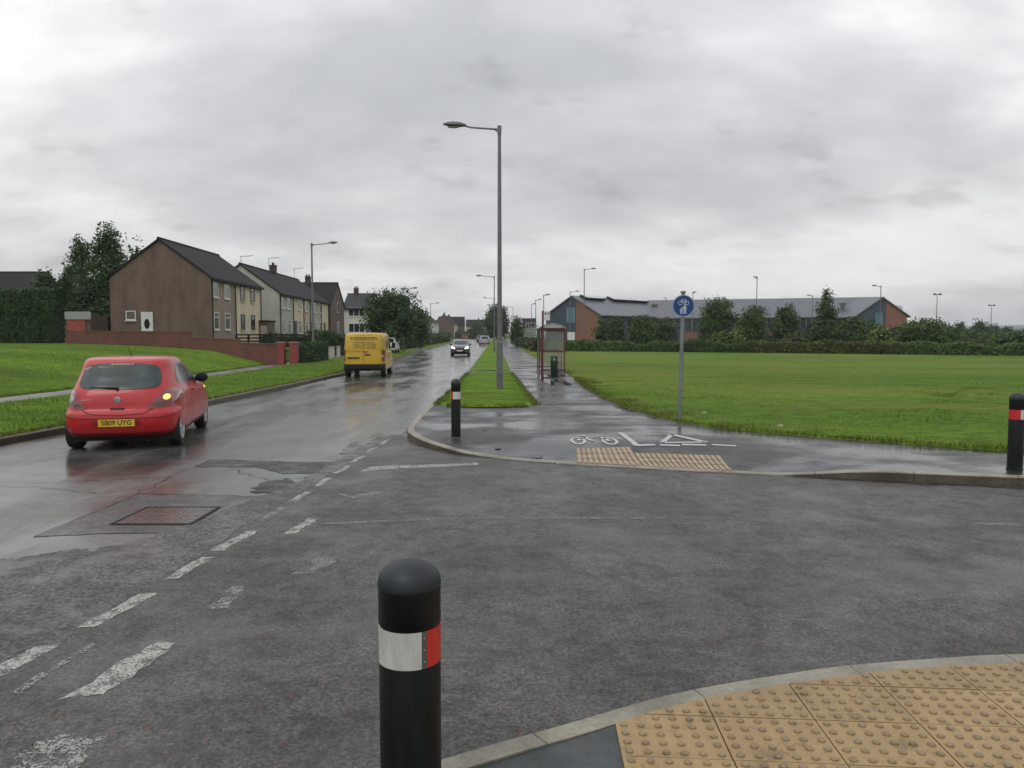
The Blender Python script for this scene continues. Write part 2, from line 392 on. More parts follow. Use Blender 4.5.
# ------------------------------------------------------------------ world and light
w = bpy.data.worlds.new('World'); SC.world = w; w.use_nodes = True
t = w.node_tree; bg = t.nodes['Background']
SUN_EL, SUN_AZ = R(52), R(205)
sky = t.nodes.new('ShaderNodeTexSky'); sky.sky_type = 'NISHITA'; sky.sun_disc = False
sky.sun_elevation = SUN_EL; sky.sun_rotation = SUN_AZ; sky.air_density = 2.0; sky.dust_density = 4.0
tc = t.nodes.new('ShaderNodeTexCoord'); sep = t.nodes.new('ShaderNodeSeparateXYZ'); t.links.new(tc.outputs['Generated'], sep.inputs[0])
zc = N(t, 'ShaderNodeMath', operation='MAXIMUM', i_1=0.0); t.links.new(sep.outputs[2], zc.inputs[0])
za = N(t, 'ShaderNodeMath', operation='ADD', i_1=0.40); t.links.new(zc.outputs[0], za.inputs[0])
dv = N(t, 'ShaderNodeVectorMath', operation='DIVIDE')
cb = t.nodes.new('ShaderNodeCombineXYZ'); [t.links.new(za.outputs[0], cb.inputs[i]) for i in (0, 1, 2)]
t.links.new(tc.outputs['Generated'], dv.inputs[0]); t.links.new(cb.outputs[0], dv.inputs[1])
cn = noise_n(t, 1.15, 5, 0.47, vec=dv.outputs[0], sc=(0.9, 1.35, 0.3)); cn.inputs['Distortion'].default_value = 0.25
cn2 = noise_n(t, 4.2, 6, 0.55, vec=dv.outputs[0], sc=(0.8, 1.4, 0.3))
cn.inputs['Vector'].links[0].from_node.inputs['Location'].default_value = (2.2, 1.3, 0)
mm = N(t, 'ShaderNodeMath', operation='MULTIPLY_ADD', i_1=0.28); t.links.new(cn2.outputs[0], mm.inputs[0])
t.links.new(cn.outputs[0], mm.inputs[2])
cl = ramp(t, mm.outputs[0], [(0.48, (0.46, 0.472, 0.50)), (0.58, (0.56, 0.57, 0.592)), (0.66, (0.665, 0.67, 0.685)), (0.77, (0.87, 0.87, 0.865))])
hz = ramp(t, sep.outputs[2], [(0.0, 0.82), (0.05, 0.77), (0.14, 0.84), (0.27, 0.99), (0.5, 1.14), (1.0, 1.35)])
cn3 = noise_n(t, 5.5, 5, 0.55, vec=dv.outputs[0], sc=(0.8, 1.0, 0.3)); c3 = ramp(t, cn3.outputs[0], [(0.30, 0.80), (0.40, 0.97), (0.62, 1.04)])
clc = mix(t, 1.0, mix(t, 1.0, cl.outputs[0], hz.outputs[0], 'MULTIPLY'), c3.outputs[0], 'MULTIPLY')
lum = N(t, 'ShaderNodeVectorMath', operation='SCALE'); lum.inputs['Scale'].default_value = 12.3; t.links.new(clc, lum.inputs[0])
final = mix(t, 0.965, sky.outputs[0], lum.outputs[0])
t.links.new(final, bg.inputs[0]); bg.inputs[1].default_value = 0.1
sl = bpy.data.lights.new('sun_light', 'SUN'); sl.energy = 0.6; sl.angle = R(25); sl.color = (1, 0.97, 0.93)
so = bpy.data.objects.new('sun_light', sl); COL.objects.link(so)
sd = Vector((math.sin(SUN_AZ)*math.cos(SUN_EL), math.cos(SUN_AZ)*math.cos(SUN_EL), math.sin(SUN_EL)))
so.rotation_euler = sd.to_track_quat('Z', 'Y').to_euler()
SC.view_settings.view_transform = 'Standard'; SC.view_settings.look = 'None'; SC.view_settings.exposure = 0.0; SC.view_settings.gamma = 1.0

cam = bpy.data.cameras.new('camera'); co = bpy.data.objects.new('camera', cam); COL.objects.link(co); SC.camera = co
cam.sensor_width = 36; cam.lens = 770/1024*36; cam.clip_start = 0.05; cam.clip_end = 9000
co.location = (0, 0, EYE); co.rotation_euler = (math.pi/2-PITCH, 0, 0)

# ------------------------------------------------------------------ ground lines
LK = [(-30, -13.0), (0, -9.9), (13, -8.64), (20.5, -8.1), (27, -7.9), (35, -7.8), (57, -8.8), (93, -10.5), (134, -11.5), (200, -13.5), (600, -22)]
def kerbL(y): return lerp_tab(LK, y)
def kerbR(y): return lerp_tab([(17.8, -2.06), (25, -2.05), (40, -2.3), (600, -13.9)], y)
def pathL(y): return lerp_tab([(19.5, 0.58), (35, 0.0), (67, -0.75), (600, -11.5)], y)
def pathR(y): return lerp_tab([(31, 2.6), (40, 2.35), (67, 1.5), (180, 0.0), (600, -9)], y)
def hL(o, y):
    b = lerp_tab([(0, 0.0), (4.3, 0.07), (6.0, 0.10), (6.6, 0.24), (9, 0.80), (12.5, 1.06), (17, 1.20), (30, 1.28), (80, 1.8), (400, 4.0)], o)
    if o > 6.0:
        # the front bank is gentler close to the camera
        k = 0.62+0.38*sstep(18, 42, y); b = 0.10+(b-0.10)*k
    return b
def zl(x, y):
    o = kerbL(y)-x; return hL(o, y)+rise(y)
def catmull(P, n=6):
    P = [Vector((*p, 0)) for p in P]; out = []
    for i in range(len(P)-1):
        a = P[max(i-1, 0)]; b = P[i]; c = P[i+1]; d = P[min(i+2, len(P)-1)]
        for k in range(n):
            s = k/n
            out.append(0.5*((2*b)+(c-a)*s+(2*a-5*b+4*c-d)*s*s+(3*b-a-3*c+d)*s**3))
    out.append(P[-1]); return [(v.x, v.y) for v in out]
# far-side kerb line of the side road, from far away down to the corner and off to the right
FK_far = [(kerbR(y), y) for y in (600, 400, 260, 200, 150, 110, 80, 60, 48, 38, 30, 24)]
FK_near = catmull([(-2.05, 21), (-2.06, 17.8), (-1.98, 14.6), (-1.80, 13.6), (-1.43, 12.75), (-0.84, 12.0), (-0.22, 11.55), (0.92, 11.0), (2.0, 10.62), (3.05, 10.3), (4.4, 9.9), (6.3, 9.4), (12, 8.2), (30, 5.0), (90, -5)], 8)
def dip(x, y):     # the far pavement drops to the road at the crossing
    a = sstep(-2.0, -0.1, x)*(1-sstep(3.4, 4.8, x))
    yk = lerp_tab([(-1.98, 14.6), (-1.43, 12.75), (-0.84, 12.0), (-0.22, 11.55), (0.9, 11.0), (2.0, 10.62), (3.05, 10.3), (4.4, 9.9)], x)
    return -0.105*a*(1-sstep(0.2, 1.9, y-yk))
def zf(x, y): return dip(x, y)+rise(y)

def sheet(rows, name, m, uvs=False, **kw):
    mb = MB(); nr = len(rows); nc = len(rows[0])
    vs = [v for r in rows for v in r]
    fs = [(i*nc+j, i*nc+j+1, (i+1)*nc+j+1, (i+1)*nc+j) for i in range(nr-1) for j in range(nc-1)]
    mb.add(vs, fs); o = mb.build(name, m, smooth=True)
    me = o.data
    if me.polygons and sum(p.normal.z for p in me.polygons[:50]) < 0: me.flip_normals()
    tag(o, **kw); return o

# base ground to the horizon
rows = [[(x, y, -0.6) for x in (-4000, -400, 0, 400, 4000)] for y in (-4000, -300, -60, 60, 300, 1000, 4500)]
sheet(rows, 'ground', M_field, kind='structure')
# road sheet (main road and the mouth of the side road)
rows = [[(x, y, ROAD) for x in np.linspace(-16, 95, 40)] for y in np.linspace(-25, 16, 24)]
sheet(rows, 'road_surface', M_road, kind='structure')
ys = [16, 20, 26, 34, 44, 57, 75, 95, 120, 150, 180, 220, 280, 360, 480, 600]
rows = []
for y in ys:
    a = kerbL(y)-1.0; b = (kerbR(y) if y > 17.8 else -2.06)+0.8
    rows.append([(a+(b-a)*k/6, y, ROAD+rise(y)) for k in range(7)])
sheet(rows, 'main_road', M_road, kind='structure')

# side road: rough damp surfacing laid over the mouth, with a ragged joint to the main road
def wob(y, s=1.0, k=0.0): return noise.noise(Vector((k, y*s, 3.1)))
jx = lambda y: lerp_tab([(-25, -3.3), (3, -2.95), (4.8, -2.85), (6, -2.78), (8.9, -2.62), (13.6, -2.36), (16, -2.2)], y)
rows = []
yy = list(np.linspace(-25, 2, 10))+list(np.linspace(2.2, 14.4, 90))
for y in yy:
    x0 = jx(y)+0.05*wob(y, 4)+0.03*wob(y, 13)
    xr = [x0, x0+0.3, -1.8, -1, 0, 1, 2, 4, 7, 12, 25, 95] if y < 12.8 else [x0+(-1.2-x0)*k/11 for k in range(12)]
    rows.append([(x, y, ROAD+0.005) for x in xr])
sheet(rows, 'side_road', M_side, kind='structure')
# band of coarse worn asphalt left of the joint
rows = []
for y in np.linspace(3.0, 13.9, 120):
    x1 = jx(y)+0.10+0.05*wob(y, 3, 2)+0.03*wob(y, 11, 2)
    wl = lerp_tab([(3, 1.0), (4.5, 0.95), (6.5, 0.85), (8.2, 0.45), (9.3, 0.3), (10.4, 0.22), (12, 0.25), (13.9, 0.2)], y)
    wl *= 1+0.35*wob(y, 1.6, 5)+0.25*wob(y, 5, 9)
    rows.append([(x1-wl*(1-k/4), y, ROAD+0.0063) for k in range(5)])
sheet(rows, 'worn_road_strip', M_coarse, kind='structure')
# rougher patches and trench repairs in the main road
def ragpatch(name, pts, m, z, amp=0.05):
    n = len(pts); out = []
    for i in range(n):
        a = pts[i]; b = pts[(i+1) % n]; L = math.hypot(b[0]-a[0], b[1]-a[1]); k = max(2, int(L/0.03))
        for j in range(k):
            s = j/k; x = a[0]+(b[0]-a[0])*s; y = a[1]+(b[1]-a[1])*s
            w1 = (noise.noise(Vector((x*3, y*3, 0.7)))+0.5*noise.noise(Vector((x*17, y*17, 2.7))))*amp; w2 = (noise.noise(Vector((x*3, y*3, 5.7)))+0.5*noise.noise(Vector((x*17, y*17, 8.7))))*amp
            out.append((x+w1, y+w2))
    bm = bmesh.new(); vs = [bm.verts.new((x, y, z)) for x, y in out]; bm.faces.new(vs); bmesh.ops.triangulate(bm, faces=bm.faces)
    for f in bm.faces:
        if f.normal.z < 0: f.normal_flip()
    me = bpy.data.meshes.new(name); bm.to_mesh(me); bm.free(); me.materials.append(m)
    o = bpy.data.objects.new(name, me); COL.objects.link(o); tag(o, kind='structure'); return o
M_trench = asphalt('trench_asphalt', (0.006, 0.006, 0.006), (0.13, 0.126, 0.115), 30, 0.3, 0.6, 2.5, wet_lo=0.5, wet_hi=0.7, gb=1.2, blot=0.4, mott=0.5)
M_patch = asphalt('patch_asphalt', (0.020, 0.019, 0.018), (0.12, 0.115, 0.10), 28, 0.18, 0.45, 1.8, wet_lo=0.42, wet_hi=0.6, gb=0.8, blot=0.3)
ragpatch('road_patch', [(-4.42, 7.03), (-4.39, 8.98), (-3.15, 8.84), (-2.8, 8.9), (-3.1, 7.2), (-3.9, 7.15)], M_patch, ROAD+0.004, 0.03)
ragpatch('trench_repair', [(-4.50, 10.85), (-4.50, 11.45), (-3.6, 11.3), (-2.55, 11.25), (-2.5, 10.35), (-3.1, 10.3), (-3.6, 10.8)], M_trench, ROAD+0.004, 0.09)
ragpatch('worn_road_patch', [(-3.0, 9.1), (-3.2, 9.3), (-3.0, 9.75), (-2.75, 10.0), (-2.55, 9.2)], M_trench, ROAD+0.0055, 0.2)
ragpatch('worn_road_patch', [(-3.9, 4.9), (-4.25, 5.6), (-4.3, 6.2), (-3.7, 6.6), (-3.2, 6.2), (-3.2, 5.2)], M_coarse, ROAD+0.0055, 0.12)
ragpatch('worn_road_patch', [(-2.75, 12.0), (-2.8, 13.2), (-2.5, 14.6), (-2.2, 14.2), (-2.3, 12.0)], M_patch, ROAD+0.004, 0.08)
# sealed joints cut round the patches
mb = MB()
def crack(pts, w=0.012, z=ROAD+0.0085, jit=0.0):
    P = []
    for a, b in zip(pts, pts[1:]):
        L = math.hypot(b[0]-a[0], b[1]-a[1]); n = max(2, int(L/0.1))
        for k in range(n): 
            s = k/n; x = a[0]+(b[0]-a[0])*s; y = a[1]+(b[1]-a[1])*s
            P.append((x+jit*noise.noise(Vector((x*4, y*4, 1))), y+jit*noise.noise(Vector((x*4, y*4, 7)))))
    P.append(pts[-1])
    for a, b in zip(P, P[1:]):
        d = Vector((b[0]-a[0], b[1]-a[1])).normalized(); n = Vector((-d.y, d.x))*w/2
        mb.add([(a[0]-n.x, a[1]-n.y, z), (a[0]+n.x, a[1]+n.y, z), (b[0]+n.x, b[1]+n.y, z), (b[0]-n.x, b[1]-n.y, z)], [(0, 1, 2, 3)])
crack([(-4.43, 7.03), (-4.40, 8.98), (-3.15, 8.86)], 0.02)
crack([(-4.5, 10.8), (-4.52, 11.47), (-3.4, 11.3)], 0.02, jit=0.03)
crack([(-6.2, 9.6), (-5.2, 9.9), (-4.5, 10.1), (-4.42, 8.9)], 0.012, jit=0.1)
crack([(-4.05, 10.85), (-3.5, 10.2), (-3.1, 9.9), (-2.7, 10.0)], 0.012, jit=0.1)
crack([(-9, 9.3), (-7, 9.6), (-5.6, 9.3), (-4.9, 9.0)], 0.014, jit=0.1)
tag(mb.build('road_crack', mat('bitumen_joint', (0.012, 0.012, 0.012), 0.4)), kind='structure')

M_silt = asphalt('gutter_silt', (0.030, 0.022, 0.015), (0.085, 0.068, 0.05), 70, 0.12, 0.5, 3.0, wet_lo=0.42, wet_hi=0.55, gb=0.8)
def gutter(P, wfun, z=ROAD+0.0086):
    mb = MB(); vs = []
    for i, p in enumerate(P):
        a = P[max(0, i-1)]; b = P[min(len(P)-1, i+1)]; t_ = Vector((b[0]-a[0], b[1]-a[1])).normalized(); w_ = wfun(p[0], p[1])*(0.7+0.6*abs(noise.noise(Vector((p[0]*1.7, p[1]*1.7, 1))))+0.5*noise.noise(Vector((p[0]*9, p[1]*9, 4))))
        vs += [(p[0]+t_.y*-0.01, p[1]-t_.x*-0.01, z+rise(p[1])), (p[0]+t_.y*w_, p[1]-t_.x*w_, z+rise(p[1]))]
    mb.add(vs, [(2*i, 2*i+1, 2*i+3, 2*i+2) for i in range(len(P)-1)]); o = mb.build('gutter_silt', M_silt)
    for p in o.data.polygons:
        if p.normal.z < 0: p.flip()
    tag(o, kind='structure')
_P = []
for a_, b_ in zip(FK_near, FK_near[1:]):
    n_ = max(1, int(math.hypot(b_[0]-a_[0], b_[1]-a_[1])/0.05)); _P += [(a_[0]+(b_[0]-a_[0])*k/n_, a_[1]+(b_[1]-a_[1])*k/n_) for k in range(n_)] if a_[0] < 13 else []
gutter(_P, lambda x, y: 0.10 if x < 3.4 else 0.16)
gutter([(kerbL(y), y) for y in np.arange(60, 5, -0.1)], lambda x, y: 0.16, ROAD+0.004)

# inspection cover in the road
q = thing('inspection_cover', 'rectangular wet iron inspection cover set in the main road patch', 'cover', (-3.56, 7.87, ROAD+0.004))
mb = MB()
for a in ((-0.405, 0.405, -0.385, -0.36), (-0.405, 0.405, 0.36, 0.385), (-0.405, -0.38, -0.36, 0.36), (0.38, 0.405, -0.36, 0.36)): mb.box(*a, 0, 0.009)
mb.build('frame', M_under, q)
mb = MB(); mb.box(-0.37, 0.37, -0.35, 0.35, 0, 0.006)
for i in range(12):
    for j in range(11):
        x = -0.34+i*0.0605; y = -0.315+j*0.06
        if (i+j) % 2: mb.box(x, x+0.045, y, y+0.02, 0.005, 0.0075)
        else: mb.box(x+0.012, x+0.032, y-0.01, y+0.035, 0.005, 0.0075)
mb.build('lid', M_iron, q)

# road markings -------------------------------------------------
def mark(name, pts, m, z, amp=0.0): 
    o = ragpatch(name, pts, m, z, amp); return o
mb = MB()
def dash(x, y0, y1, wd, tilt=0.05, m=M_paint, z=ROAD+0.0078, amp=0.02):
    return mark('road_marking', [(x-wd/2, y0), (x+wd/2, y0+0.02), (x+wd/2+tilt, y1), (x-wd/2+tilt, y1-0.02)], m, z, 0.035)
for (xa, ya, xb, yb, wd) in ((-2.84, 4.0, -2.80, 4.52, 0.13), (-2.70, 4.8, -2.63, 5.46, 0.115), (-2.63, 5.78, -2.56, 6.38, 0.11), (-2.55, 6.55, -2.49, 7.25, 0.11), (-2.52, 7.6, -2.47, 8.25, 0.09), (-2.47, 8.55, -2.41, 9.1, 0.09), (-2.42, 9.4, -2.38, 10.0, 0.09), (-2.38, 10.3, -2.34, 10.9, 0.09), (-2.34, 11.2, -2.3, 11.8, 0.09), (-2.29, 12.1, -2.26, 12.7, 0.08), (-2.25, 13.0, -2.2, 13.7, 0.08)):
    dash(xa, ya, yb, wd, xb-xa, m=M_paintf if 7.5 < ya < 8.3 else M_paint)
mark('road_marking', [(-2.33, 3.80), (-2.12, 3.86), (-2.06, 4.1), (-2.02, 4.55), (-2.14, 4.58), (-2.24, 4.35), (-2.22, 4.1)], M_paint, ROAD+0.0078, 0.05)
mark('road_marking', [(-2.62, 3.9), (-2.56, 3.9), (-2.52, 4.55), (-2.56, 4.55)], M_paintf, ROAD+0.0078, 0.02)
mark('road_marking', [(-2.30, 2.9), (-1.95, 2.95), (-1.85, 3.45), (-2.1, 3.42), (-2.25, 3.3)], M_paintf, ROAD+0.0078, 0.12)
mark('road_marking', [(-2.15, 7.1), (-2.02, 7.15), (-1.96, 7.7), (-2.06, 7.75)], M_paint, ROAD+0.0078, 0.04)
mark('road_marking', [(-2.12, 5.15), (-1.98, 5.15), (-1.94, 5.6), (-2.04, 5.6)], M_paintf, ROAD+0.0078, 0.06)
mark('road_marking', [(-1.7, 5.9), (-1.55, 5.9), (-1.4, 6.4), (-1.6, 6.4)], M_ghost, ROAD+0.0078, 0.06)
mark('road_marking', [gp(360, 472, ROAD), gp(372, 467, ROAD), gp(480, 463, ROAD), gp(478, 465.5, ROAD), gp(400, 469, ROAD)], M_paint, ROAD+0.0078, 0.03)
mark('road_marking', [gp(335, 493, ROAD), gp(350, 496, ROAD), gp(382, 492, ROAD), gp(380, 494, ROAD), gp(352, 499, ROAD)], M_paintf, ROAD+0.0078, 0.03)
mark('road_marking', [gp(300, 524, ROAD), gp(330, 523, ROAD), gp(440, 518.5, ROAD), gp(560, 517.5, ROAD), gp(735, 518, ROAD), gp(735, 520, ROAD), gp(560, 519.5, ROAD), gp(440, 520.5, ROAD), gp(330, 525, ROAD)], M_ghost, ROAD+0.0078, 0.02)
mark('road_marking', [gp(970, 523, ROAD), gp(1040, 525, ROAD), gp(1040, 528, ROAD), gp(970, 525, ROAD)], M_ghost, ROAD+0.0078, 0.02)

# right-hand pavement and path ----------------------------------
FE_far = [(pathR(y), y) for y in (600, 400, 260, 200, 150, 110, 80, 60, 48, 38, 33)]
FE_near = catmull([(2.55, 31), (2.48, 26), (2.62, 20), (3.0, 16.9), (3.55, 14.9), (4.3, 13.9), (5.4, 12.9), (6.6, 12.05), (7.9, 11.35), (14, 9.9), (31, 6.8), (91, -3)], 8)
def resample(P, n, fr=None):
    L = [0]
    for a, b in zip(P, P[1:]): L.append(L[-1]+math.hypot(b[0]-a[0], b[1]-a[1]))
    out = []
    for k in range(n):
        s = (k/(n-1) if fr is None else fr[k])*L[-1]; i = 0
        while i < len(L)-2 and L[i+1] < s: i += 1
        u = (s-L[i])/max(1e-9, L[i+1]-L[i]); out.append((P[i][0]+(P[i+1][0]-P[i][0])*u, P[i][1]+(P[i+1][1]-P[i][1])*u))
    return out
def ktopoff(P, d):    # shift a polyline to its left by d
    out = []
    for i, p in enumerate(P):
        a = P[max(0, i-1)]; b = P[min(len(P)-1, i+1)]; t_ = Vector((b[0]-a[0], b[1]-a[1])).normalized()
        out.append((p[0]-t_.y*d, p[1]+t_.x*d))
    return out
FKN = resample(FK_near, 260); 
FKI = ktopoff(FKN, 0.115)
# match kerb points with field-edge points
key = [(0.0, 0.0)]
FEN = resample(FE_near, 260)
def ybr(P, y): 
    return min(range(len(P)), key=lambda i: abs(P[i][1]-y))
# split both at matching stations so that the strips between them stay square
def station(P, cuts, ns):
    out = []
    idx = [0]+cuts+[len(P)-1]
    for (a, b), n in zip(zip(idx, idx[1:]), ns):
        seg = resample(P[a:b+1], n); out += seg if not out else seg[1:]
    return out
def near_i(P, x, y): return min(range(len(P)), key=lambda i: (P[i][0]-x)**2+(P[i][1]-y)**2)
ns = [30, 30, 60, 60, 30]
A = station(FKI, [near_i(FKI, -2.0, 15), near_i(FKI, -1.3, 12.8), near_i(FKI, 0.9, 11.1), near_i(FKI, 6.3, 9.4)], ns)
B = station(FEN, [near_i(FEN, 2.7, 19), near_i(FEN, 3.0, 16.9), near_i(FEN, 4.0, 14.2), near_i(FEN, 7.9, 11.35)], ns)
rows = []
for y in (600, 400, 260, 200, 150, 110, 80, 60, 48, 38, 31):
    a = kerbR(y)+0.115; b = pathR(y); rows.append([(a+(b-a)*k/36, y, zf(0, y)-0.0) for k in range(37)])
rows = rows[:-1]
for a, b in zip(A, B):
    rows.append([(a[0]+(b[0]-a[0])*k/36, a[1]+(b[1]-a[1])*k/36, zf(a[0]+(b[0]-a[0])*k/36, a[1]+(b[1]-a[1])*k/36)) for k in range(37)])
sheet(rows, 'pavement', M_foot, kind='structure')

def kerb(P, name, m, zt, zb=ROAD-0.06, wd=0.125, flip=1, gap=0.9):
    mb = MB(); P = [tuple(p) for p in P]
    L = 0; segs = [[]]
    for i, p in enumerate(P):
        if i: L += math.hypot(p[0]-P[i-1][0], p[1]-P[i-1][1])
        segs[-1].append(p)
        if L > gap and i < len(P)-1: segs.append([p]); L = 0
    for s_ in segs:
        if len(s_) < 2: continue
        a = Vector(s_[0]); b = Vector(s_[1]); s_[0] = tuple(a+(b-a).normalized()*0.004)
        a = Vector(s_[-1]); b = Vector(s_[-2]); s_[-1] = tuple(a+(b-a).normalized()*0.004)
        vs = []; n = 6
        O = ktopoff(s_, 0.0)
        for off_, dz in ((0, zb), (0, None), (0.012, 0.0), (wd, 0.0), (wd, zb)):
            pass
        cols = [ktopoff(s_, flip*d) for d in (0.0, 0.0, 0.015, wd, wd)]
        jt = rnd.uniform(-0.0015, 0.0015)
        for i in range(len(s_)):
            z1 = zt(*s_[i])+jt
            zz = (zb+rise(s_[i][1]), z1-0.015, z1, z1, zb+rise(s_[i][1]))
            for c_, z in zip(cols, zz): vs.append((c_[i][0], c_[i][1], z))
        fs = [(i*5+k, i*5+k+1, (i+1)*5+k+1, (i+1)*5+k) for i in range(len(s_)-1) for k in range(4)]
        mb.add(vs, fs); m0 = len(mb.m)-len(fs)
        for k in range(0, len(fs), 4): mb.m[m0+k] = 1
        mb.add([vs[k] for k in range(5)], [(0, 1, 2, 3, 4)[::-1]]); mb.add(vs[-5:], [(0, 1, 2, 3, 4)])
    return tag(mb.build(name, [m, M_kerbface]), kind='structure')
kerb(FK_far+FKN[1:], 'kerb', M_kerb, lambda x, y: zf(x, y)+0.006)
LKP = [(kerbL(y), y) for y in list(np.arange(-10, 60, 0.9))+list(np.arange(60, 400, 4.5))]
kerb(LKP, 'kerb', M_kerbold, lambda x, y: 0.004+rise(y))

# near-side pavement --------------------------------------------
NK = catmull([(-6.5, -6), (-3.5, 0.0), (-1.9, 1.75), (-1.0, 2.6), (-0.244, 3.185), (0.226, 3.51), (0.645, 3.76), (0.982, 3.911), (1.52, 4.09), (1.887, 4.19), (2.441, 4.283), (2.957, 4.338), (4.5, 4.35), (8, 3.9), (30, 0.5)], 8)
NKR = resample(NK, 260); NKI = ktopoff(NKR, -0.125)
def zn(x, y): return -0.085*sstep(-0.9, 0.5, x)
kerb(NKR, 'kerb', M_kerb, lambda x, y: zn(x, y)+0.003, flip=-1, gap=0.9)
rows = []
for (x, y) in NKI:
    rows.append([(x+(1.0-x)*k/12*0.96, y+(-8-y)*(k/12), zn(x, y)*1.0) for k in range(13)])
sheet(rows, 'pavement', M_nearfoot, kind='structure')
# blister paving: slabs clipped by the kerb line
def inside_near(x, y, m_=0.0):   # is the place behind the near kerb?
    for a, b in zip(NKI, NKI[1:]):
        if a[0] <= x <= b[0]:
            u = (x-a[0])/max(1e-9, b[0]-a[0]); return y < a[1]+(b[1]-a[1])*u-m_
    return False
def clip_y(poly):                # keep what lies behind the kerb line
    bm_out = []
    def f(p):
        for a, b in zip(NKI, NKI[1:]):
            if a[0] <= p[0] <= b[0]: return (a[1]+(b[1]-a[1])*(p[0]-a[0])/max(1e-9, b[0]-a[0])-0.004)-p[1]
        return -1
    out = []
    for p, q_ in zip(poly, poly[1:]+poly[:1]):
        fp, fq = f(p), f(q_)
        if fp >= 0: out.append(p)
        if fp*fq < 0:
            lo, hi = p, q_
            for _ in range(14):
                md = ((lo[0]+hi[0])/2, (lo[1]+hi[1])/2)
                if f(md)*fp > 0: lo = md
                else: hi = md
            out.append(md)
    return out
slab = MB(); dome = MB(); base = MB()
TS = 0.478; ang = R(-4.2); o0 = Vector((0.487, 3.62)); ux = Vector((math.cos(ang), math.sin(ang))); uy = Vector((0.03, 1.0)).normalized()
zt_ = -0.085
for i in range(0, 14):
    for j in range(-7, 3):
        c0 = o0+ux*(TS*i)+uy*(TS*0.80*j)
        # slab outline
        TY = TS*0.80; g_ = 0.0035
        P = []
        for (a, b) in ((g_, g_), (TS-g_, g_), (TS-g_, TY-g_), (g_, TY-g_)):
            nseg = 1; v = c0+ux*a+uy*b; P.append((v.x, v.y))
        # denser edge for a curved cut
        D = []
        for p, q_ in zip(P, P[1:]+P[:1]):
            for k in range(6): D.append((p[0]+(q_[0]-p[0])*k/6, p[1]+(q_[1]-p[1])*k/6))
        D = clip_y(D)
        if len(D) < 3: continue
        h = zt_+0.010+rnd.uniform(-0.0012, 0.0012)
        slab.poly(D, zt_-0.02, h, 0)
        for a in range(6):
            for b in range(5):
                v = c0+ux*(TS*(a+0.5)/6)+uy*(TY*(b+0.5)/5)
                if not inside_near(v.x, v.y, 0.03): continue
                r = 0.0185
                dome.lathe([(r, h-0.001), (r*0.97, h+0.006), (r*0.80, h+0.0095), (r*0.3, h+0.0102)], 10, 0, Matrix.Translation((v.x, v.y, 0)))
slab.build('tactile_paving', M_blister)
o = bpy.data.objects['tactile_paving']; tag(o, kind='structure')
d = dome.build('tactile_blisters', M_dome, smooth=True, parent=o)

# far ladder paving ----------------------------------------------
def drape_poly(mb, pts, zfun, dz, mi=0, n=10):      # quad (4 points) subdivided and laid on the surface
    a, b, c, d = [Vector(p) for p in pts]; vs = []
    for i in range(n+1):
        for j in range(n+1):
            u, v = i/n, j/n; p = a*(1-u)*(1-v)+b*u*(1-v)+c*u*v+d*(1-u)*v
            vs.append((p.x, p.y, zfun(p.x, p.y)+dz))
    mb.add(vs, [(i*(n+1)+j, i*(n+1)+j+1, (i+1)*(n+1)+j+1, (i+1)*(n+1)+j) for i in range(n) for j in range(n)], mi)
mb = MB()
qa = [(1.01, 12.08), (1.86, 12.08), (1.86, 10.76), (0.945, 11.08)]
qb = [(1.864, 11.68), (3.10, 11.38), (3.02, 10.40), (1.864, 10.755)]
drape_poly(mb, qa, zf, 0.006); drape_poly(mb, qb, zf, 0.006)
for (q4, n) in ((qa, 11), (qb, 16)):
    a, b, c, d = [Vector(p) for p in q4]
    for k in range(n):
        u0, u1 = (k+0.22)/n, (k+0.72)/n
        drape_poly(mb, [a.lerp(b, u0)*0.985+d.lerp(c, u0)*0.015, a.lerp(b, u1)*0.985+d.lerp(c, u1)*0.015, d.lerp(c, u1)*0.985+a.lerp(b, u1)*0.015, d.lerp(c, u0)*0.985+a.lerp(b, u0)*0.015], zf, 0.0125, 1, 8)
    for v in ((0.33, 0.66) if q4 is qa else (0.3, 0.6)):
        p, r_ = a.lerp(d, v), b.lerp(c, v); o_ = Vector((0, 0.008))
        drape_poly(mb, [p-o_, r_-o_, r_+o_, p+o_], zf, 0.014, 2, 8)
o = mb.build('tactile_paving', [M_ladder, M_ladderrib, M_joint]); tag(o, kind='structure')
for p in o.data.polygons:
    if p.normal.z < 0: p.flip()

# painted symbols on the pavement --------------------------------
def flatsym(name, quads, m, zfun, dz, **kw):
    mb = MB()
    for qd in quads: drape_poly(mb, qd, zfun, dz, 0, 5)
    o = mb.build(name, m); 
    for p in o.data.polygons:
        if p.normal.z < 0: p.flip()
    tag(o, kind='structure'); return o
def line_q(a, b, wd):
    a = Vector(a); b = Vector(b); d = (b-a).normalized(); n = Vector((-d.y, d.x))*wd/2
    return [tuple(a-n), tuple(b-n), tuple(b+n), tuple(a+n)]
def G(x, y): return gp(x, y, -0.02)
quads = []
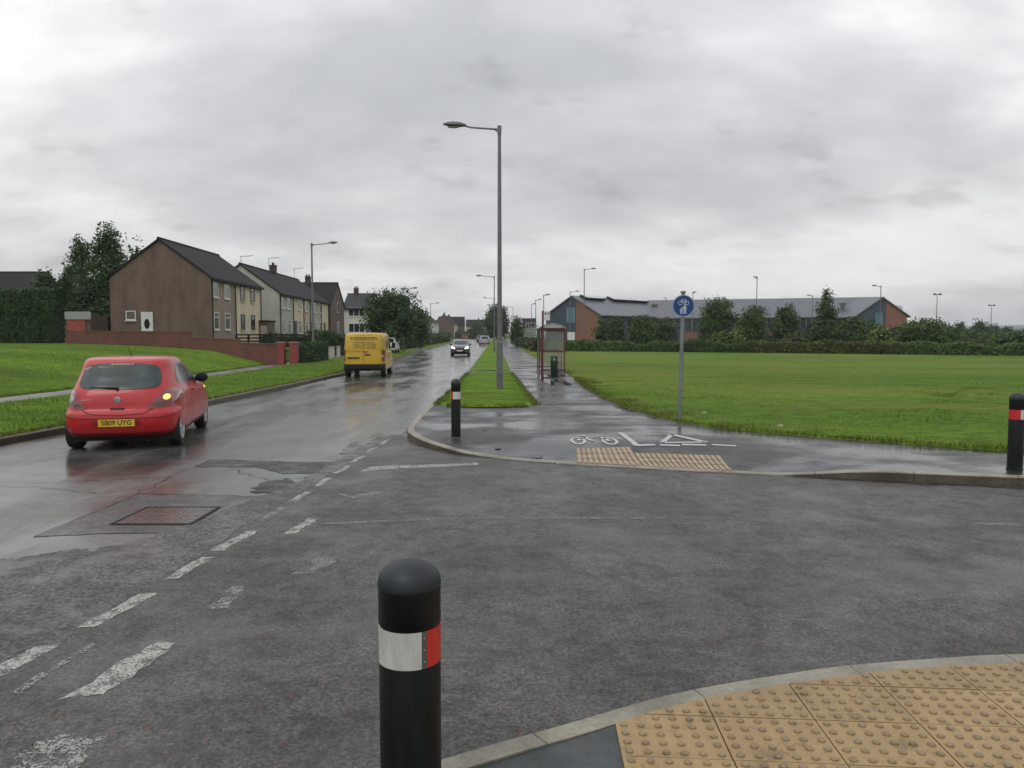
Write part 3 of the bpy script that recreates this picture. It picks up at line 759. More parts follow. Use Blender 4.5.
# bicycle
def ring(c, rx, ry, wd, n=18):
    out = []
    for k in range(n):
        a0, a1 = 2*math.pi*k/n, 2*math.pi*(k+1)/n
        out.append([(c[0]+rx*math.cos(a0), c[1]+ry*math.sin(a0)), (c[0]+rx*math.cos(a1), c[1]+ry*math.sin(a1)), (c[0]+(rx-wd)*math.cos(a1), c[1]+(ry-wd*1.5)*math.sin(a1)), (c[0]+(rx-wd)*math.cos(a0), c[1]+(ry-wd*1.5)*math.sin(a0))])
    return out
w1 = G(578, 441.8); w2 = G(610, 442.4)
quads += ring(w1, 0.135, 0.36, 0.055)+ring(w2, 0.135, 0.36, 0.055)
bk = [(G(578, 441.8), G(584, 438.6)), (G(584, 438.6), G(600, 438.4)), (G(600, 438.4), G(610, 442.4)), (G(584, 438.6), G(593, 442.2)), (G(579, 437.2), G(586, 437.4)), (G(597, 437.0), G(603, 437.0))]
quads += [line_q(a, b, 0.075) for a, b in bk]
flatsym('cycle_symbol_marking', quads, M_paintg, zf, 0.007)
tri = [G(662, 444.3), G(672, 436), G(706, 443.6)]
quads = [line_q(tri[0], tri[1], 0.09), line_q(tri[1], tri[2], 0.13), line_q(tri[0], tri[2], 0.14)]
quads += [line_q(G(620, 434), G(637, 446.5), 0.10), line_q(G(636, 446.3), G(655, 446.0), 0.13), line_q(G(660, 446.3), G(680, 446.9), 0.13),
          line_q(G(682, 446.0), G(706, 446.6), 0.17), line_q(G(712, 446.3), G(736, 447.6), 0.14)]
flatsym('give_way_marking', quads, M_paintg, zf, 0.008)

# right grass islands, field -------------------------------------
def island(y0, y1, front):
    rows = []
    n = 26
    for i in range(n+1):
        y = y0+(y1-y0)*(i/n)**1.6
        a = kerbR(y)+0.18; b = pathL(y)
        if front:
            k = sstep(0, 0.9, y-y0); md = (a+b)/2; a2 = -1.70+(a+1.70)*1; 
            a = md+(a-md)*(0.80+0.20*k); b = md+(b-md)*(0.86+0.14*k)
        r = []
        for j in range(13):
            u = j/12; e = min(u, 1-u)*(b-a); ed = min(e, (y-y0)*0.9+0.001, (y1-y)*0.9+0.001)
            z = 0.004+0.055*(1-math.exp(-ed/0.10))+0.02*math.sin(math.pi*u)
            r.append((a+(b-a)*u, y+ (0.35*(1-k)*( -math.sin(math.pi*u)) if front else 0), z+rise(y)))
        rows.append(r)
    return sheet(rows, 'grass_verge', M_verge, kind='structure')
island(18.75, 35.4, True); island(37.4, 118, False); island(121, 260, False)
rows = []
FB = [(pathR(y)+0.02, y) for y in (600, 400, 260, 200, 150, 110, 80, 60, 48, 38, 33)]+FE_near
FBR = FB
def far_of(p):
    x, y = p
    if y > 33: return (x+420, y)
    s = (33-y)/36; return (x+420-s*60, y-200*s*0.2)
for p in FBR:
    q_ = far_of(p); r = []
    for j, u in enumerate((0, 0.0002, 0.0006, 0.0015, 0.004, 0.008, 0.015, 0.03, 0.06, 0.1, 0.16, 0.25, 0.4, 0.7, 1)):
        x = p[0]+(q_[0]-p[0])*u; y = p[1]+(q_[1]-p[1])*u
        d = u*420
        z = 0.002+0.06*(1-math.exp(-d/0.12))+0.03*noise.noise(Vector((x*0.3, y*0.3, 2)))*min(1, d)+rise(y)*0.6
        r.append((x, y, z))
    rows.append(r)
sheet(rows, 'field', M_field, kind='structure')

# left verge, path and bank ---------------------------------------
offs = [0.13, 0.3, 0.8, 1.6, 2.6, 3.6, 4.3, 4.32, 5.85, 5.9, 6.15, 6.6, 7.2, 8, 9, 10, 11, 12.5, 14.5, 17, 21, 30, 50, 90, 180, 400]
rows = []
for y in list(np.arange(-20, 60, 2.0))+list(np.arange(60, 140, 6))+[150, 180, 220, 280, 360, 480, 600]:
    r = []
    for k, o_ in enumerate(offs):
        z = hL(o_, y)
        if k == 0: z = -0.03
        elif k == 1: z = 0.045
        elif o_ < 4.31: z += 0.035
        elif o_ < 5.87: z = 0.02
        else: z += 0.02+0.05*noise.noise(Vector((o_*0.5, y*0.3, 4)))
        r.append((kerbL(y)-o_, y, z+rise(y)))
    rows.append(r)
sheet(rows, 'grass_bank', M_bank, kind='structure')
rows = []
for y in list(np.arange(-20, 60, 2.0))+list(np.arange(60, 140, 6))+[150, 180, 220]:
    rows.append([(kerbL(y)-o_, y, 0.055+rise(y)+(0.0 if 0 < k < 3 else -0.03)) for k, o_ in enumerate((4.38, 4.42, 5.72, 5.78))])
sheet(rows, 'footpath', M_lpath, kind='structure')
# driveway across the verge further along
rows = [[(kerbL(y)-o_, y, 0.07+rise(y)-(0.05 if o_ < 0.2 else 0)+(0.01 if 0.3 < o_ < 4 else 0)) for o_ in (0.1, 0.6, 2, 4.4)] for y in (86, 88, 91, 94)]
sheet(rows, 'driveway', M_lpath, kind='structure')

# grass blades -----------------------------------------------------
def blades(name, pts, hfun, wd, m, zfun, **kw):
    V = np.zeros((len(pts)*3, 3), 'f'); 
    for i, (x, y) in enumerate(pts):
        a = rnd.uniform(0, 6.28); h = hfun(x, y)*rnd.uniform(0.5, 1.25); z = zfun(x, y)
        c, s = math.cos(a)*wd, math.sin(a)*wd; lx, ly = rnd.gauss(0, h*0.35), rnd.gauss(0, h*0.35)
        V[i*3] = (x-c, y-s, z); V[i*3+1] = (x+c, y+s, z); V[i*3+2] = (x+lx, y+ly, z+h)
    me = bpy.data.meshes.new(name); me.from_pydata(V.tolist(), [], [(i*3, i*3+1, i*3+2) for i in range(len(pts))])
    me.materials.append(m); o = bpy.data.objects.new(name, me); COL.objects.link(o)
    tag(o, kind='stuff', **kw); return o
def inpoly(x, y, P):
    c = False; n = len(P)
    for i in range(n):
        x1, y1 = P[i]; x2, y2 = P[(i+1) % n]
        if (y1 > y) != (y2 > y) and x < (x2-x1)*(y-y1)/(y2-y1)+x1: c = not c
    return c
pts = []
while len(pts) < 16000:
    y = 18.8+(35.3-18.8)*rnd.random()**1.7; a = kerbR(y)+0.2; b = pathL(y)-0.02
    x = rnd.uniform(a, b)
    if y < 19.4 and (x < a+0.25 or x > b-0.25): continue
    pts.append((x, y))
blades('verge_grass_blades', pts, lambda x, y: 0.055, 0.006, M_blade, lambda x, y: 0.045, label='short green grass on the island round the tall lamp post', cat='grass')
pts = []
for _ in range(5000):
    y = 18.7+(35-18.7)*rnd.random()**1.6; r_ = rnd.random()
    if r_ < 0.4: x = kerbR(y)+0.16+rnd.gauss(0, 0.05)
    elif r_ < 0.8: x = pathL(y)+rnd.gauss(0, 0.05)
    else: x = rnd.uniform(-1.6, 0.4); y = 18.55+rnd.gauss(0, 0.07)+0.25*abs((x+0.6)/1.1)**3
    if y < 19.1 and not -1.7 < x < 0.42: continue
    pts.append((x, y))
for _ in range(9000):
    y = 12.5+40*rnd.random()**1.5; r_ = rnd.choice((0.16, 0.2, 4.38, 5.8, 5.85)); pts.append((kerbL(y)-r_+rnd.gauss(0, 0.05), y))
blades('verge_edge_grass', pts, lambda x, y: 0.085*(0.6+abs(noise.noise(Vector((x*2, y*2, 0))))), 0.008, M_edgeblade, lambda x, y: 0.01, label='ragged longer grass along the kerb and path edges of the verges', cat='grass')
pts = []
edge = FE_near
ED = resample(edge, 900)
def edged(n, dmax, pw, idx0, idx1):
    out = []
    for _ in range(n):
        i = rnd.randrange(idx0, idx1); p = ED[i]; q_ = ED[i+1]; t_ = Vector((q_[0]-p[0], q_[1]-p[1])).normalized()
        d = dmax*rnd.random()**pw-0.07
        out.append((p[0]-t_.y*d+rnd.uniform(-.05, .05), p[1]+t_.x*d+rnd.uniform(-.05, .05)))
    return out
i1 = near_i(ED, 16, 9.5)
pts = edged(15000, 0.75, 1.4, 0, i1)
blades('rough_field_edge_grass', pts, lambda x, y: 0.07*(0.4+noise.noise(Vector((x*1.5, y*1.5, 0)))+0.5), 0.008, M_edgeblade, lambda x, y: 0.03, label='longer unmown grass along the edge of the field beside the path', cat='grass')
pts = edged(60000, 16.0, 1.5, 0, i1)
pts = [p for p in pts if p[1] > 9 and p[1] < 46]
blades('field_grass_blades', pts, lambda x, y: 0.05*(1+noise.noise(Vector((x*0.8, y*0.8, 0)))), 0.009, M_blade, lambda x, y: 0.035, label='mown grass of the wide playing field', cat='grass')
pts = []
for _ in range(30000):
    y = 12.5+(48-12.5)*rnd.random()**1.5; o_ = rnd.uniform(0.2, 4.25) if rnd.random() < 0.6 else rnd.uniform(5.9, 14); pts.append((kerbL(y)-o_, y))
blades('left_verge_grass_blades', pts, lambda x, y: 0.06*(1+noise.noise(Vector((x*0.8, y*0.8, 0)))), 0.009, M_blade, lambda x, y: zl(x, y)+0.03, label='grass of the verge and bank on the left of the road', cat='grass')

# puddles by the shelter
def puddle(pts, z):
    P = catmull(pts+[pts[0]], 6)[:-1]
    mb = MB(); n = len(P); mb.add([(x, y, z) for x, y in P], [tuple(range(n))]); o = mb.build('puddle', M_water)
    if o.data.polygons[0].normal.z < 0: o.data.flip_normals()
    tag(o, kind='structure')
puddle([(0.95, 33.6), (1.15, 30.0), (1.35, 27.2), (1.55, 27.6), (1.5, 31), (1.9, 31.8), (2.35, 33.3), (1.7, 34.0)], 0.005)
puddle([(1.9, 26.5), (1.6, 29.5), (1.95, 30.2), (2.1, 27)], 0.0055)
# small iron covers let into the pavement
for (px, py, r) in ((537, 450.6, 0.09), (498, 444, 0.05), (484, 430.5, 0.05)):
    x, y = gp(px, py, 0)
    mb = MB(); mb.lathe([(r, 0), (r, 0.008), (r*0.85, 0.008), (r*0.85, 0.005), (0.01, 0.005)], 18)
    o = mb.build('stopcock_cover', M_iron, loc=(x, y, zf(x, y)+0.002))
    tag(o, {537: 'larger dark iron cover in the wet pavement near the kerb', 498: 'small iron cover in the pavement, nearest to the kerb of the two small ones', 484: 'small iron cover in the pavement beside the grass island'}[px], 'cover', 'iron covers in the right-hand pavement')

# ------------------------------------------------------------------ bollards
def make_bollard(label, loc, rz, r=0.1, H=1.0):
    q = thing('bollard', label, 'bollard', loc, rz, 'black bollards at the side road mouth')
    mb = MB(); mb.lathe([(r+0.004, 0), (r+0.004, 0.02), (r*0.975, 0.025), (r*0.975, H-0.350), (r*0.96, H-0.345), (r*0.96, H-0.215), (r*0.985, H-0.21), (r*0.985, H-0.085)], 56)
    mb.build('post', M_black, q, smooth=True)
    prof = [(r*1.0, H-0.085), (r*1.005, H-0.078), (r*1.0, H-0.072)]
    for k in range(1, 12):
        a = k/12*math.pi/2; prof.append((r*0.99*math.cos(a)**0.85, H-0.072+0.072*math.sin(a)**0.95))
    prof.append((0.002, H)); MBx = MB(); MBx.lathe(prof, 56); MBx.build('cap', M_cap, q, smooth=True)
    def band(a0, a1, name, m, rr, dz=0.0):
        mb = MB(); n = 40; z0, z1 = H-0.343+dz, H-0.217-dz; vs = []
        for k in range(n+1):
            a = a0+(a1-a0)*k/n
            for (rad, z) in ((rr-0.004, z0), (rr, z0), (rr, z1), (rr-0.004, z1)): vs.append((rad*math.cos(a), rad*math.sin(a), z))
        fs = [(k*4+j, k*4+(j+1) % 4, (k+1)*4+(j+1) % 4, (k+1)*4+j) for k in range(n) for j in range(4)]+[(0, 1, 2, 3), (n*4, n*4+1, n*4+2, n*4+3)]
        mb.add(vs, fs); return mb.build(name, m, q, smooth=True)
    # the white half, the clamp with its rivets, the red half
    band(R(-200), R(-73), 'white_band', M_refw, r*0.985)
    cl_ = band(R(-73), R(-62), 'band_clamp', M_clamp, r*0.985)
    for zz in (0.24, 0.28, 0.32):
        mb = MB(); a = R(-67.5); mb.lathe([(0.004, 0), (0.003, 0.003), (0.001, 0.004)], 8, 0, Matrix.Translation((r*0.985*math.cos(a), r*0.985*math.sin(a), H-zz)) @ Matrix.Rotation(a, 4, 'Z') @ Matrix.Rotation(math.pi/2, 4, 'Y'))
        mb.build('rivet', M_galv, cl_)
    band(R(-62), R(158), 'red_band', M_refr, r*0.985)
    return q
make_bollard('large black bollard in the foreground with a white and red reflective band', (-0.353, 2.60, 0.0), R(12), 0.1085, 0.978)
b2 = make_bollard('black bollard with a white band on the pavement corner by the grass island', (gp(456, 437)[0], gp(456, 437)[1], 0), R(78), 0.083, 1.0)
b3 = make_bollard('black bollard at the right edge of the photo, its band red and white', (gp(1014.5, 469)[0], gp(1014.5, 469)[1], 0), R(106), 0.092, 1.0)

# ------------------------------------------------------------------ street lamps
def make_lamp(label, loc, H, arm, side, r=0.075, group='street lamps', name='street_lamp', mt=None, lant=0.72, head='arm'):
    q = thing(name, label, 'street lamp', loc, 0, group); mt = mt or M_galvd
    mb = MB(); mb.tube([(0, 0, -0.3), (0, 0, 1.5), (0, 0, 1.52), (0, 0, H)], [r*1.18, r*1.18, r*0.92, r*0.62], 16)
    mb.build('post', mt, q, smooth=True)
    mb = MB(); mb.box(-r*1.2, r*1.2, -r*1.24, -r*1.1, 0.5, 0.95); mb.build('access_door', mt, q)
    sx = side
    a = MB(); a.tube([(0, 0, H-0.22), (0, 0, H+0.03)], r*0.8, 12)
    a.tube([(0, 0, H-0.08), (sx*arm*0.5, 0, H-0.02), (sx*(arm-lant*0.9), 0, H+0.03)], [0.03, 0.026, 0.026], 10)
    a.tube([(0, 0, H-0.2), (sx*0.16, 0, H-0.07)], 0.014, 6)
    a.build('arm', mt, q, smooth=True)
    l = MB()
    secs = [(0.0, 0.035, 0.03), (0.08, 0.075, 0.05), (0.2, 0.125, 0.075), (0.42, 0.14, 0.085), (0.62, 0.115, 0.065), (0.75, 0.06, 0.03), (0.78, 0.01, 0.008)]
    vs = []; fs = []; sg = 14
    sc = lant/0.78
    for (d_, ww, hh) in secs:
        for k in range(sg):
            an = 2*math.pi*k/sg; zz = math.sin(an)*hh*(1.35 if math.sin(an) > 0 else 0.7)
            vs.append((sx*(arm-lant+d_*sc), math.cos(an)*ww*sc, H+0.035+d_*0.05+zz*sc))
    for i in range(len(secs)-1):
        for k in range(sg): fs.append((i*sg+k, i*sg+(k+1) % sg, (i+1)*sg+(k+1) % sg, (i+1)*sg+k))
    fs += [tuple(range(sg)), tuple(range((len(secs)-1)*sg, len(secs)*sg))]
    l.add(vs, fs); ln = l.build('lantern', M_lamp, q, smooth=True)
    g = MB(); g.lathe([(0.105*sc, 0), (0.09*sc, -0.025), (0.02, -0.035)], 16, 0, Matrix.Translation((sx*(arm-lant*0.45), 0, H-0.0)) @ Matrix.Scale(1.9, 4, (1, 0, 0)))
    g.build('lens', M_lens, ln, smooth=True)
    return q
LP = gp(499.7, 391.5, 0.0)
make_lamp('tallest grey street lamp on the near grass island, arm to the left', (LP[0], LP[1], 0.03), 8.03, 1.72, -1, 0.082)
def lamp_at(px, pyt, D, side, arm, label, z0=None, group='street lamps', r=0.065):
    X = (px-512)/770*D; z = pz(pyt, D); g = (zl(X, D) if X < kerbL(D) else rise(D)) if z0 is None else z0
    q = make_lamp(label, (X, D, g), z-g, arm, side, r, group, lant=0.6)
    return q
lamp_at(313.5, 243.5, 48, 1, 1.62, 'grey street lamp on the left verge behind the red brick gateposts', r=0.075)
lamp_at(403.5, 288.5, 78, 1, 1.5, 'street lamp rising out of the round tree on the left')
lamp_at(431, 303.3, 118, 1, 1.4, 'street lamp on the left verge above the far parked white car')
lamp_at(494.4, 276.2, 75, -1, 1.8, 'street lamp on the second grass island, just left of the tallest lamp post')
lamp_at(494.0, 298, 120, -1, 1.7, 'short-looking distant street lamp whose arm shows under the second lamp')
lamp_at(513, 307, 165, -1, 1.8, 'faint distant street lamp between the far round tree and the small tree')
lamp_at(392, 292, 160, -1, 1.6, 'faint distant street lamp over the crown of the round tree on the left')
lamp_at(543.5, 295, 92, 1, 0.8, 'street lamp right of the path straight above the bus stop flag', 0.05, 'lamps of the school road')
lamp_at(535.6, 299.8, 110, 1, 0.9, 'middle one of the three lamps grouped left of the bus shelter roof', 0.05, 'lamps of the school road')
lamp_at(531.5, 304, 130, 1, 0.8, 'leftmost and lowest lamp of the three beside the bus shelter', 0.05, 'lamps of the school road')
lamp_at(569.8, 291.5, 105, 1, 1.3, 'street lamp in front of the turquoise window of the school gable', 0.05, 'lamps of the school road')
lamp_at(583.8, 269, 88, 1, 1.35, 'tallest street lamp before the school, in front of the red brick gable', 0.05, 'lamps of the school road', 0.07)
lamp_at(692, 292.5, 105, 1, 0.5, 'street lamp just right of the round blue sign', 0.05, 'lamps of the school road')
lamp_at(665.5, 298, 150, -1, 0.6, 'lamp whose top shows over the school roof between the sign and the roof vents', 0.05, 'lamps of the school road')
lamp_at(755.5, 277.5, 92, -1, 0.5, 'tall street lamp in front of the middle of the long school roof', 0.05, 'lamps of the school road', 0.07)
lamp_at(811, 295.5, 112, -1, 0.9, 'street lamp behind the tall thin tree before the school', 0.05, 'lamps of the school road')
lamp_at(878.8, 286, 86, -1, 1.05, 'street lamp in front of the right-hand gable of the school', 0.05, 'lamps of the school road')
# floodlights beyond the field
def flood(px, pyt, D, label, w_=1.2):
    X = (px-512)/770*D; H = pz(pyt, D)
    q = thing('floodlight_mast', label, 'floodlight', (X, D, 0), 0, 'floodlight masts beyond the field')
    mb = MB(); mb.tube([(0, 0, 0), (0, 0, H)], [0.16, 0.08], 10); mb.build('mast', M_galv, q, smooth=True)
    mb = MB(); mb.box(-w_, w_, -0.05, 0.05, H-0.06, H+0.06); mb.build('crossbar', M_galv, q)
    mb = MB(); mb.box(-w_*0.7, w_*0.3, -0.05, 0.05, H-4.2, H-4.12); mb.build('bracket', M_galv, q)
    for s in (-1, 1):
        mb = MB(); mb.box(-0.36, 0.36, -0.3, 0.1, -0.16, 0.2, 0, Matrix.Translation((s*w_*0.8, 0, H+0.1)) @ Matrix.Rotation(R(25), 4, 'X')); mb.build('lamp_head', M_lamp, q)
flood(935, 294.5, 210, 'larger floodlight mast beyond the bushes at right with two lamp heads', 0.9)
flood(989.5, 305.5, 250, 'floodlight mast nearer the right edge above the dark trees', 0.9)
flood(974, 319, 330, 'smallest far floodlight mast just above the dark trees', 1.1)

# ------------------------------------------------------------------ blue route sign
sx, sy = gp(679.3, 421, 0)
q = thing('traffic_sign', 'round blue shared cycle and walking route sign on a thin grey post', 'traffic sign', (sx, sy, 0))
mb = MB(); mb.tube([(0, 0, -0.2), (0.045, 0, 2.60)], 0.039, 18); mb.build('post', M_galv, q, smooth=True)
cz = 2.335; dx_ = 0.04
Mx = Matrix.Translation((dx_, -0.055, cz)) @ Matrix.Rotation(math.pi/2, 4, 'X')
mb = MB(); mb.lathe([(0.222, -0.004), (0.222, 0.004), (0.21, 0.004)], 48, 0, Mx); pl = mb.build('sign_plate', M_blue, q, smooth=False)
mb = MB(); mb.lathe([(0.218, 0.0045), (0.218, 0.0058), (0.208, 0.0058), (0.208, 0.0045)], 48, 0, Mx, cap=False); mb.build('sign_rim', M_signw, pl)
def wpart(mb, pts):
    mb.add([(dx_+x, -0.0605, cz+z) for x, z in pts]+[(dx_+x, -0.0625, cz+z) for x, z in pts], [tuple(range(len(pts))), tuple(range(len(pts), 2*len(pts)))]+[(i, (i+1) % len(pts), len(pts)+(i+1) % len(pts), len(pts)+i) for i in range(len(pts))])
mb = MB()
for cx in (-0.066, 0.066):
    for k in range(18):
        a0, a1 = 2*math.pi*k/18, 2*math.pi*(k+1)/18; ro, ri = 0.046, 0.034
        wpart(mb, [(cx+ro*math.cos(a0), 0.06+ro*math.sin(a0)), (cx+ro*math.cos(a1), 0.06+ro*math.sin(a1)), (cx+ri*math.cos(a1), 0.06+ri*math.sin(a1)), (cx+ri*math.cos(a0), 0.06+ri*math.sin(a0))])
def seg2(mb, a, b, w_):
    a = Vector(a); b = Vector(b); d = (b-a).normalized(); n = Vector((-d.y, d.x))*w_/2; wpart(mb, [tuple(a-n), tuple(b-n), tuple(b+n), tuple(a+n)])
for a, b in (((-0.066, 0.06), (-0.04, 0.115)), ((-0.04, 0.115), (0.035, 0.115)), ((0.035, 0.115), (0.0, 0.06)), ((0.0, 0.06), (-0.045, 0.11)), ((0, 0.06), (0.066, 0.06)), ((0.066, 0.06), (0.03, 0.13)), ((-0.045, 0.13), (-0.015, 0.135)), ((0.02, 0.132), (0.05, 0.132))): seg2(mb, a, b, 0.012)
mb.build('cycle_symbol', M_signw, pl)
mb = MB()    # adult and child walking hand in hand
def person(mb, ox, oz, s):
    for k in range(1):
        P = [(0.017*s*math.cos(a), 0.017*s*math.sin(a)+0.105*s) for a in [i*math.pi/6 for i in range(12)]]; wpart(mb, [(ox+x, oz+z) for x, z in P])
    for P in ([(-0.022, 0.08), (0.022, 0.08), (0.026, 0.01), (-0.026, 0.01)], [(-0.024, 0.01), (0.0, 0.01), (-0.006, -0.075), (-0.028, -0.075)], [(0.002, 0.01), (0.026, 0.01), (0.034, -0.075), (0.012, -0.075)], [(-0.022, 0.08), (-0.034, 0.075), (-0.05, 0.015), (-0.038, 0.012)], [(0.022, 0.08), (0.034, 0.075), (0.046, 0.015), (0.036, 0.012)]):
        wpart(mb, [(ox+x*s, oz+z*s) for x, z in P])
person(mb, 0.022, -0.085, 1.0); person(mb, -0.045, -0.115, 0.66)
mb.build('walking_symbol', M_signw, pl)
mb = MB(); mb.box(-0.005, 0.09, -0.045, 0.045, 2.60, 2.63); mb.build('post_cap', M_galvd, q)
for zc_ in (2.22, 2.43):
    mb = MB(); mb.tube([(0.0, 0, zc_), (0.0, 0, zc_+0.03)], 0.05, 14); mb.build('bracket', M_galv, q).location = (0.04, 0, 0)


# ------------------------------------------------------------------ bus shelter, stop flag and bin
SX, SY = 1.32, 34.5
q = thing('bus_shelter', 'maroon framed bus shelter with clear panels and pale curved roof beside the path', 'bus shelter', (SX, SY, 0), R(0.8))
Wd, Ln = 1.03, 3.7
for (x, y) in ((0, 0), (Wd, 0), (0, Ln), (Wd, Ln), (Wd, Ln/2), (0, Ln/2+0.2)):
    mb = MB(); mb.box(x-0.028, x+0.028, y-0.028, y+0.028, 0, 2.02); mb.build('post', M_maroon, q)
for y in (0, Ln):
    for z in (0.18, 1.02, 1.98):
        mb = MB(); mb.box(0.037, Wd-0.037, y-0.025, y+0.025, z-0.035, z+0.035); mb.build('rail', M_maroon, q)
    for (z0, z1) in ((0.217, 0.983), (1.057, 1.943)):
        mb = MB(); mb.box(0.04, Wd-0.04, y-0.004, y+0.004, z0, z1); mb.build('end_panel', M_shglass, q)
for (y0, y1) in ((0.037, Ln/2-0.037), (Ln/2+0.037, Ln-0.037)):
    for z in (0.18, 1.02, 1.98):
        mb = MB(); mb.box(Wd-0.025, Wd+0.025, y0, y1, z-0.035, z+0.035); mb.build('rail', M_maroon, q)
    mb = MB(); mb.box(Wd-0.004, Wd+0.004, y0, y1, 0.217, 1.943); mb.build('back_panel', M_shglass, q)
mb = MB(); mb.box(-0.004, 0.004, Ln/2+0.24, Ln-0.037, 0.217, 1.94); mb.build('front_panel', M_shglass, q)
mb = MB(); mb.box(-0.025, 0.025, 0.037, Ln-0.037, 1.945, 2.015); mb.build('rail', M_maroon, q)
mb = MB(); mb.box(0.6, 0.95, 0.3, Ln-0.3, 0.5, 0.54); mb.box(0.74, 0.8, 0.5, 0.56, 0, 0.5); mb.box(0.74, 0.8, Ln-0.6, Ln-0.54, 0, 0.5); mb.build('bench', M_maroon, q)
mb = MB(); vs = []; n = 12
for y in (-0.14, Ln+0.14):
    for k in range(n+1):
        u = k/n; x = -0.14+(Wd+0.20)*u; z = 2.06+0.21*math.sin(math.pi*min(1, u*1.0))**0.8; vs.append((x, y, z)); vs.append((x, y, z-0.025))
m_ = 2*(n+1)
fs = []
for k in range(n):
    a = 2*k; fs += [(a, a+2, m_+a+2, m_+a), (a+1, m_+a+1, m_+a+3, a+3), (a, a+1, a+3, a+2), (m_+a, m_+a+2, m_+a+3, m_+a+1)]
fs += [(0, m_, m_+1, 1), (2*n, 2*n+1, m_+2*n+1, m_+2*n)]
mb.add(vs, fs); rf = mb.build('roof', M_shroof, q, smooth=True)
mb = MB(); P = [(-0.13+(Wd+0.18)*k/n, 2.05+0.19*math.sin(math.pi*k/n)**0.8) for k in range(n+1)]
for y in (-0.10, Ln+0.06):
    mb.add([(x, y, z) for x, z in P]+[(x, y+0.04, z) for x, z in P], [tuple(range(n+1)), tuple(range(n+1, 2*n+2))]+[(i, i+1, n+2+i, n+1+i) for i in range(n)]+[(0, n, 2*n+1, n+1)])
mb.build('roof_end', M_shroof, rf)
mb = MB(); mb.box(-0.13, Wd+0.05, -0.13, -0.102, 1.99, 2.075); mb.box(-0.13, -0.10, -0.10, Ln+0.1, 1.99, 2.075); mb.build('fascia', M_maroon, q)
q = thing('bus_stop_sign', 'white bus stop flag on a maroon pole above the shelter corner', 'bus stop sign', (1.36, 34.28, 0))
mb = MB(); mb.tube([(0, 0, 0), (0, 0, 2.82)], 0.04, 12); mb.build('pole', M_maroon, q, smooth=True)
mb = MB(); mb.box(0.05, 0.32, -0.012, 0.012, 2.40, 2.80); fl = mb.build('flag', M_wframe, q)
mb = MB(); mb.box(0.09, 0.155, -0.016, -0.0125, 2.66, 2.74); mb.box(0.215, 0.28, -0.016, -0.0125, 2.66, 2.74); mb.build('emblem', M_under, fl)
for zc_ in (2.45, 2.72): mb = MB(); mb.box(0.0, 0.05, -0.01, 0.01, zc_, zc_+0.03); mb.build('bracket', M_galvd, q)
bx, by = gp(554, 375.2, 0)
q = thing('litter_bin', 'dark green litter bin in front of the bus shelter end panel', 'litter bin', (bx, by, 0))
mb = MB(); mb.lathe([(0.13, 0), (0.14, 0.02), (0.155, 0.60), (0.155, 0.62)], 24); mb.build('body', M_bin, q, smooth=True)
mb = MB(); mb.lathe([(0.16, 0.76), (0.165, 0.80), (0.12, 0.845), (0.01, 0.85)], 24)
for a in range(4): mb.box(0.125, 0.155, -0.03, 0.03, 0.6, 0.77, 0, Matrix.Rotation(a*math.pi/2+0.7, 4, 'Z'))
mb.lathe([(0.162, 0.60), (0.162, 0.635), (0.14, 0.635)], 24)
mb.build('hood', M_bin, q, smooth=True)

